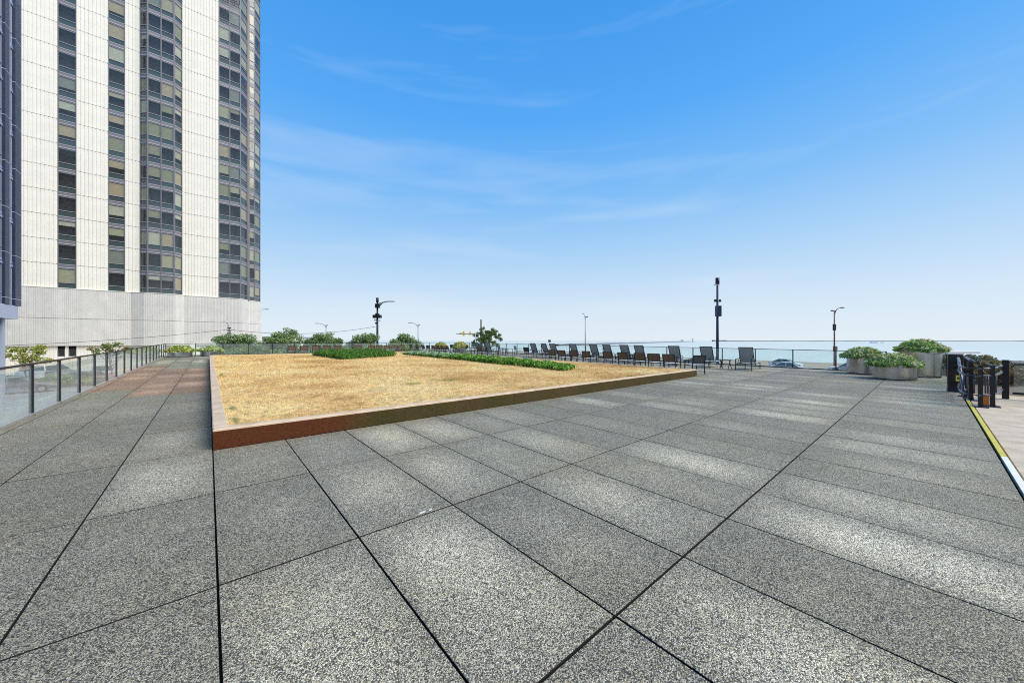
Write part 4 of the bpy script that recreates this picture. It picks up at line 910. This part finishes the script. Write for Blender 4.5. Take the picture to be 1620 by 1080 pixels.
# ================================================================ POLES, LAMPS, WIRES
def pole_thing(name, label, cat, px, Z, top, r, m='greypole', base=-3, group=None):
    p = at_depth(px, Z, base); t = thing(name, label, cat, p, R(-40.45), group); H = zpx(top, Z)-base
    MB().tube([(0,0,0), (0,0,H)], [r, r*.62], 10).obj('pole', m, t); MB().cbox(-r*2, r*2, -r*2, r*2, 0, .12, .02).obj('base', 'greypole', t); return t, H
def s_(px, Z): return px*Z/FPX      # pixels -> metres at depth Z
def lamp(label, px, Z, top, r, arm_px, rise_px, m='greypole', group='street lamps along the lake road', sensor=True):
    t, H = pole_thing('street_lamp', label, 'street lamp', px, Z, top, r, m, group=group)
    a, h = s_(arm_px, Z), s_(rise_px, Z); s = 1 if a > 0 else -1
    MB().tube([(0,0,H-.6*abs(h)-.3), (a*.25,0,H+h*.35), (a*.55,0,H+h*.85), (a*.8,0,H+h)], [r*.5, r*.45, r*.4, r*.35], 6).obj('arm', m, t)
    MB().tube([(0,0,H-.15), (a*.3,0,H+h*.45)], r*.3, 5).obj('brace', m, t)
    MB().cbox(min(a*.78, a*1.12), max(a*.78, a*1.12), -.16, .16, H+h-.09, H+h+.07, .03).obj('lamp_head', m, t)
    if sensor: MB().cbox(-.28*s-.2, -.28*s+.2, -.12, .12, H-.08, H+.10, .03).obj('sensor', 'railgrey', t)
    return t, H
lamp('slim grey street lamp with its arm to the left, behind the middle round shrub', 516, 96, 514.5, .17, -15, 3)
lamp('slim grey street lamp with its arm to the left, beside the rightmost round shrub', 661.5, 96, 514, .17, -14, 3.5)
lamp('tall thin street lamp seen nearly end on, above the lounger row', 926, 68, 501, .13, -4, 5)
t, H = lamp('tall street lamp with a rust-red pole and dark banner, arm to the right', 1320, 55, 491.5, .12, 13, 5, m='redpole')
MB().cbox(-.17, .17, -.12, .12, H-s_(22+9, 55), H-s_(21, 55)+0, .02).obj('banner', 'railgrey', t); MB().cbox(-.05, .30, -.2, .2, H-s_(64, 55), H-s_(56, 55), .04).obj('control_box', 'redpole', t)
lamp('lamp head on a curved arm poking out from behind the tower podium', 408, 80, 491, .16, 15, 2, group='street lamps along the lake road', sensor=False)
# dark lamp with equipment
t, H = pole_thing('equipment_lamp', 'dark lamp pole with radio boxes and an arm reaching right', 'street lamp', 597, 46, 476, .17, 'railgrey')
Z = 46; u_ = lambda p: s_(p, Z)
MB().tube([(0,0,H-.2), (0,0,H+u_(5))], u_(2.0), 12).obj('antenna', 'railgrey', t)
MB().cbox(-u_(2.8), u_(3.2), -.25, .25, H-u_(11), H-u_(4.5), .02).obj('radio_box', 'railgrey', t)
MB().tube([(u_(2),0,H-u_(9)), (u_(8),0,H-u_(2.5)), (u_(15),0,H-u_(.8)), (u_(21),0,H-u_(.6))], [.10,.09,.08,.07], 7).obj('arm', 'greypole', t); MB().tube([(u_(2),0,H-u_(4)), (u_(8),0,H-u_(2.5))], .06, 6).obj('brace', 'greypole', t)
MB().cbox(u_(19), u_(27), -.15, .15, H-u_(1.3), H-u_(.2), .03).obj('lamp_head', 'railgrey', t)
for x0, x1 in ((-6.5, -2.2), (2.0, 6.0)): MB().cbox(u_(x0), u_(x1), -.25, .25, H-u_(27), H-u_(22), .02).obj('antenna_panel', 'railgrey', t)
MB().cbox(-u_(2), u_(2), -.3, .3, H-u_(26), H-u_(19.5), .02).obj('bracket', 'black', t)
for x, zz in ((-3.4, 30), (4.2, 31), (-1.6, 35)): MB().cbox(u_(x-1.3), u_(x+1.3), -.15, .15, H-u_(zz+1.4), H-u_(zz-1.2), .03).obj('camera_unit', 'black' if x == -1.6 else 'lens', t)
for zz in (13, 16): MB().tube([(0,0,H-u_(zz)), (0,0,H-u_(zz+1.5))], u_(1.4), 8).obj('clamp', 'black', t)
# big dark communications pole
t, H = pole_thing('radio_pole', 'tall navy-black pole with antenna drum and long box behind the loungers', 'pole', 1135, 36, 450, .155, 'navy')
Z = 36
MB().tube([(0,0,H-.05), (0,0,H+u_(0))], .1, 8).obj('neck', 'black', t)
MB().tube([(0,0,H+s_(.5, Z)), (0,0,H+s_(10.5, Z))], s_(2.9, Z), 16).obj('antenna', 'navy', t)
MB().cbox(-s_(5, Z), -s_(2.4, Z), -.08, .08, H-s_(1.2, Z), H+s_(.4, Z), .02).cbox(-s_(2.4, Z), s_(2.6, Z), -.1, .1, H-s_(1.6, Z), H+s_(.0, Z), .02).obj('bracket', 'lens', t)
for x in (-3.6, 4.2): MB().tube([(s_(x, Z),0,H-s_(27.5, Z)), (s_(x, Z),0,H-s_(23.5, Z))], s_(1.6, Z), 10).obj('radio_unit', 'black', t)
MB().cbox(-s_(3.6, Z), s_(4.2, Z), -.05, .05, H-s_(26.3, Z), H-s_(25.2, Z), .01).obj('crossbar', 'black', t)
MB().cbox(-s_(2.9, Z), s_(4.1, Z), -.28, .12, H-s_(50.5, Z), H-s_(33.5, Z), .03).obj('equipment_box', 'navy', t)
# wooden pole and signal arm
t, H = pole_thing('utility_pole', 'plain dark wooden pole rising through the dark green tree', 'pole', 761, 64, 505, .2, 'bark')
t, H = pole_thing('signal_mast', 'traffic signal mast with a yellow signal on a long arm, left of the dark tree', 'traffic light', 752, 58, 526, .12, 'greypole'); Z = 58
MB().tube([(0,0,H-.2), (-s_(30, Z),0,H-.2)], [.08, .05], 6).obj('arm', 'bark', t)
MB().cbox(-s_(20, Z), -s_(17.2, Z), -.15, .15, H-s_(5, Z), H+s_(2, Z), .03).obj('signal_head', 'signal_yellow', t); MB().cbox(-s_(9.5, Z), -s_(7.2, Z), -.15, .15, H-s_(4, Z), H+s_(1.2, Z), .03).obj('signal_head', 'signal_yellow', t)
MB().cbox(-s_(25, Z), -s_(21.5, Z), -.1, .1, H-s_(2.4, Z), H-s_(.6, Z), .02).obj('street_sign', 'railgrey', t)
t, H = pole_thing('small_lamp', 'short pole with round twin heads on the beach side, above the loungers', 'lamp', 869, 100, 541, .09, 'greypole'); Z = 100
for x in (-.8, 1.4): MB().tube([(s_(x, Z),0,H), (s_(x, Z),0,H+s_(3.6, Z))], s_(1.1, Z), 10).obj('lamp_head', 'railgrey', t)
# small pole with wires before the tower
t, H = pole_thing('wire_pole', 'short grey utility pole with insulators and small lamp in front of the tower podium', 'pole', 362.5, 46, 516, .10, 'greypole'); Z = 46
for zz in (2, 6, 10): MB().cbox(-s_(1.6, Z), s_(1.8, Z), -.16, .16, H-s_(zz+1.6, Z), H-s_(zz, Z), .02).obj('insulator', 'railgrey', t)
MB().tube([(0,0,H-.1), (-s_(2.5, Z),0,H+s_(4, Z)), (-s_(6, Z),0,H+s_(7, Z))], .05, 6).obj('arm', 'greypole', t); MB().cbox(-s_(8, Z), -s_(5, Z), -.1, .1, H+s_(6.4, Z), H+s_(7.8, Z), .02).obj('lamp_head', 'lens', t)
def wire(label, a, b_, sag, r=.022):
    a, b_ = Vector(a), Vector(b_); pts = [a.lerp(b_, k/16)-Vector((0,0,sag*4*(k/16)*(1-k/16))) for k in range(17)]
    tag(MB().tube(pts, r, 5).obj('overhead_cable', 'railgrey'), label, 'cable')
wire('thin overhead cable running left from the small utility pole across the tower podium', at_depth(-60, 34, zpx(549, 34)), at_depth(362.5, 46, zpx(521, 46)), .3)
wire('thin overhead cable sagging from the small utility pole to the dark equipment lamp', at_depth(362.5, 46, zpx(521, 46)), at_depth(597, 46, zpx(516, 46)), .75)

# ================================================================ LAKE: breakwaters, boats
def rubble(label, p0, p1, w, h, n, seed, name='breakwater'):
    r = np.random.default_rng(seed); p0, p1 = np.array(p0[:2]), np.array(p1[:2]); d = p1-p0; L = np.linalg.norm(d); d /= L; nn = np.array([-d[1], d[0]])
    t = thing(name, label, 'breakwater', (p0[0], p0[1], -4.4))
    s = np.linspace(0, L, n); prof = [(-w, -.5), (-w*.35, h), (w*.35, h), (w, -.5)]; V = []
    for k in s:
        j = r.uniform(.75, 1.15)
        for a, z in prof: q = d*k+nn*a*r.uniform(.85, 1.15); V.append((q[0], q[1], z*j if z > 0 else z))
    F = [(i*4+c, i*4+c+1, (i+1)*4+c+1, (i+1)*4+c) for i in range(n-1) for c in range(3)]
    MB().add(V, F).obj('rock_mound', 'rock', t); return t
zl = -4.4
rubble('long dark breakwater running out from the left into the lake', at_depth(880, 420), at_depth(1098, 1900), 5, 2.0, 160, 8)
rubble('low breakwater line along the horizon at right', at_depth(1150, 2600), at_depth(2100, 2600), 8, 4.6, 60, 9)
rubble('dark rocky breakwater head at the left end of the horizon line', at_depth(1127, 2550), at_depth(1149, 2550), 10, 9, 24, 10)
def boat(label, px, Z, L, rz):
    t = thing('motor_boat', label, 'boat', (*at_depth(px, Z).xy, zl), rz); h = L*.16
    MB().add([(-L/2,-L*.14,0),(L*.3,-L*.12,0),(L/2,0,.1),(L*.3,L*.12,0),(-L/2,L*.14,0),(-L/2,-L*.17,h),(L*.3,-L*.16,h),(L*.58,0,h*1.3),(L*.3,L*.16,h),(-L/2,L*.17,h)],
             [(0,1,6,5),(1,2,7,6),(2,3,8,7),(3,4,9,8),(4,0,5,9),(5,6,7,8,9)]).obj('hull', 'carwhite', t)
    MB().cbox(-L*.2, L*.2, -L*.1, L*.1, h, h*2, L*.02).obj('cabin', 'carwhite', t); MB().box(-L*.19, L*.205, -L*.102, L*.102, h*1.35, h*1.75).obj('cabin_window', 'carglass', t); return t
boat('white motor boat on the lake above the left steel planter', 1384, 900, 19, R(-45)); boat('small dark-windowed boat just right of the white motor boat', 1396, 900, 7, R(-60)); boat('faint distant boat near the tip of the long breakwater', 1079, 3200, 40, R(-50))
t = thing('harbour_light', 'tiny harbour light on the tip of the long breakwater', 'lighthouse', (*at_depth(1096, 1890).xy, -4.4)); MB().tube([(0,0,0),(0,0,12)], 1.6, 8).obj('tower', 'greypole', t); MB().tube([(0,0,12),(0,0,16)], 2.2, 8).obj('lantern', 'railgrey', t)
bpy.data.materials.remove(red)
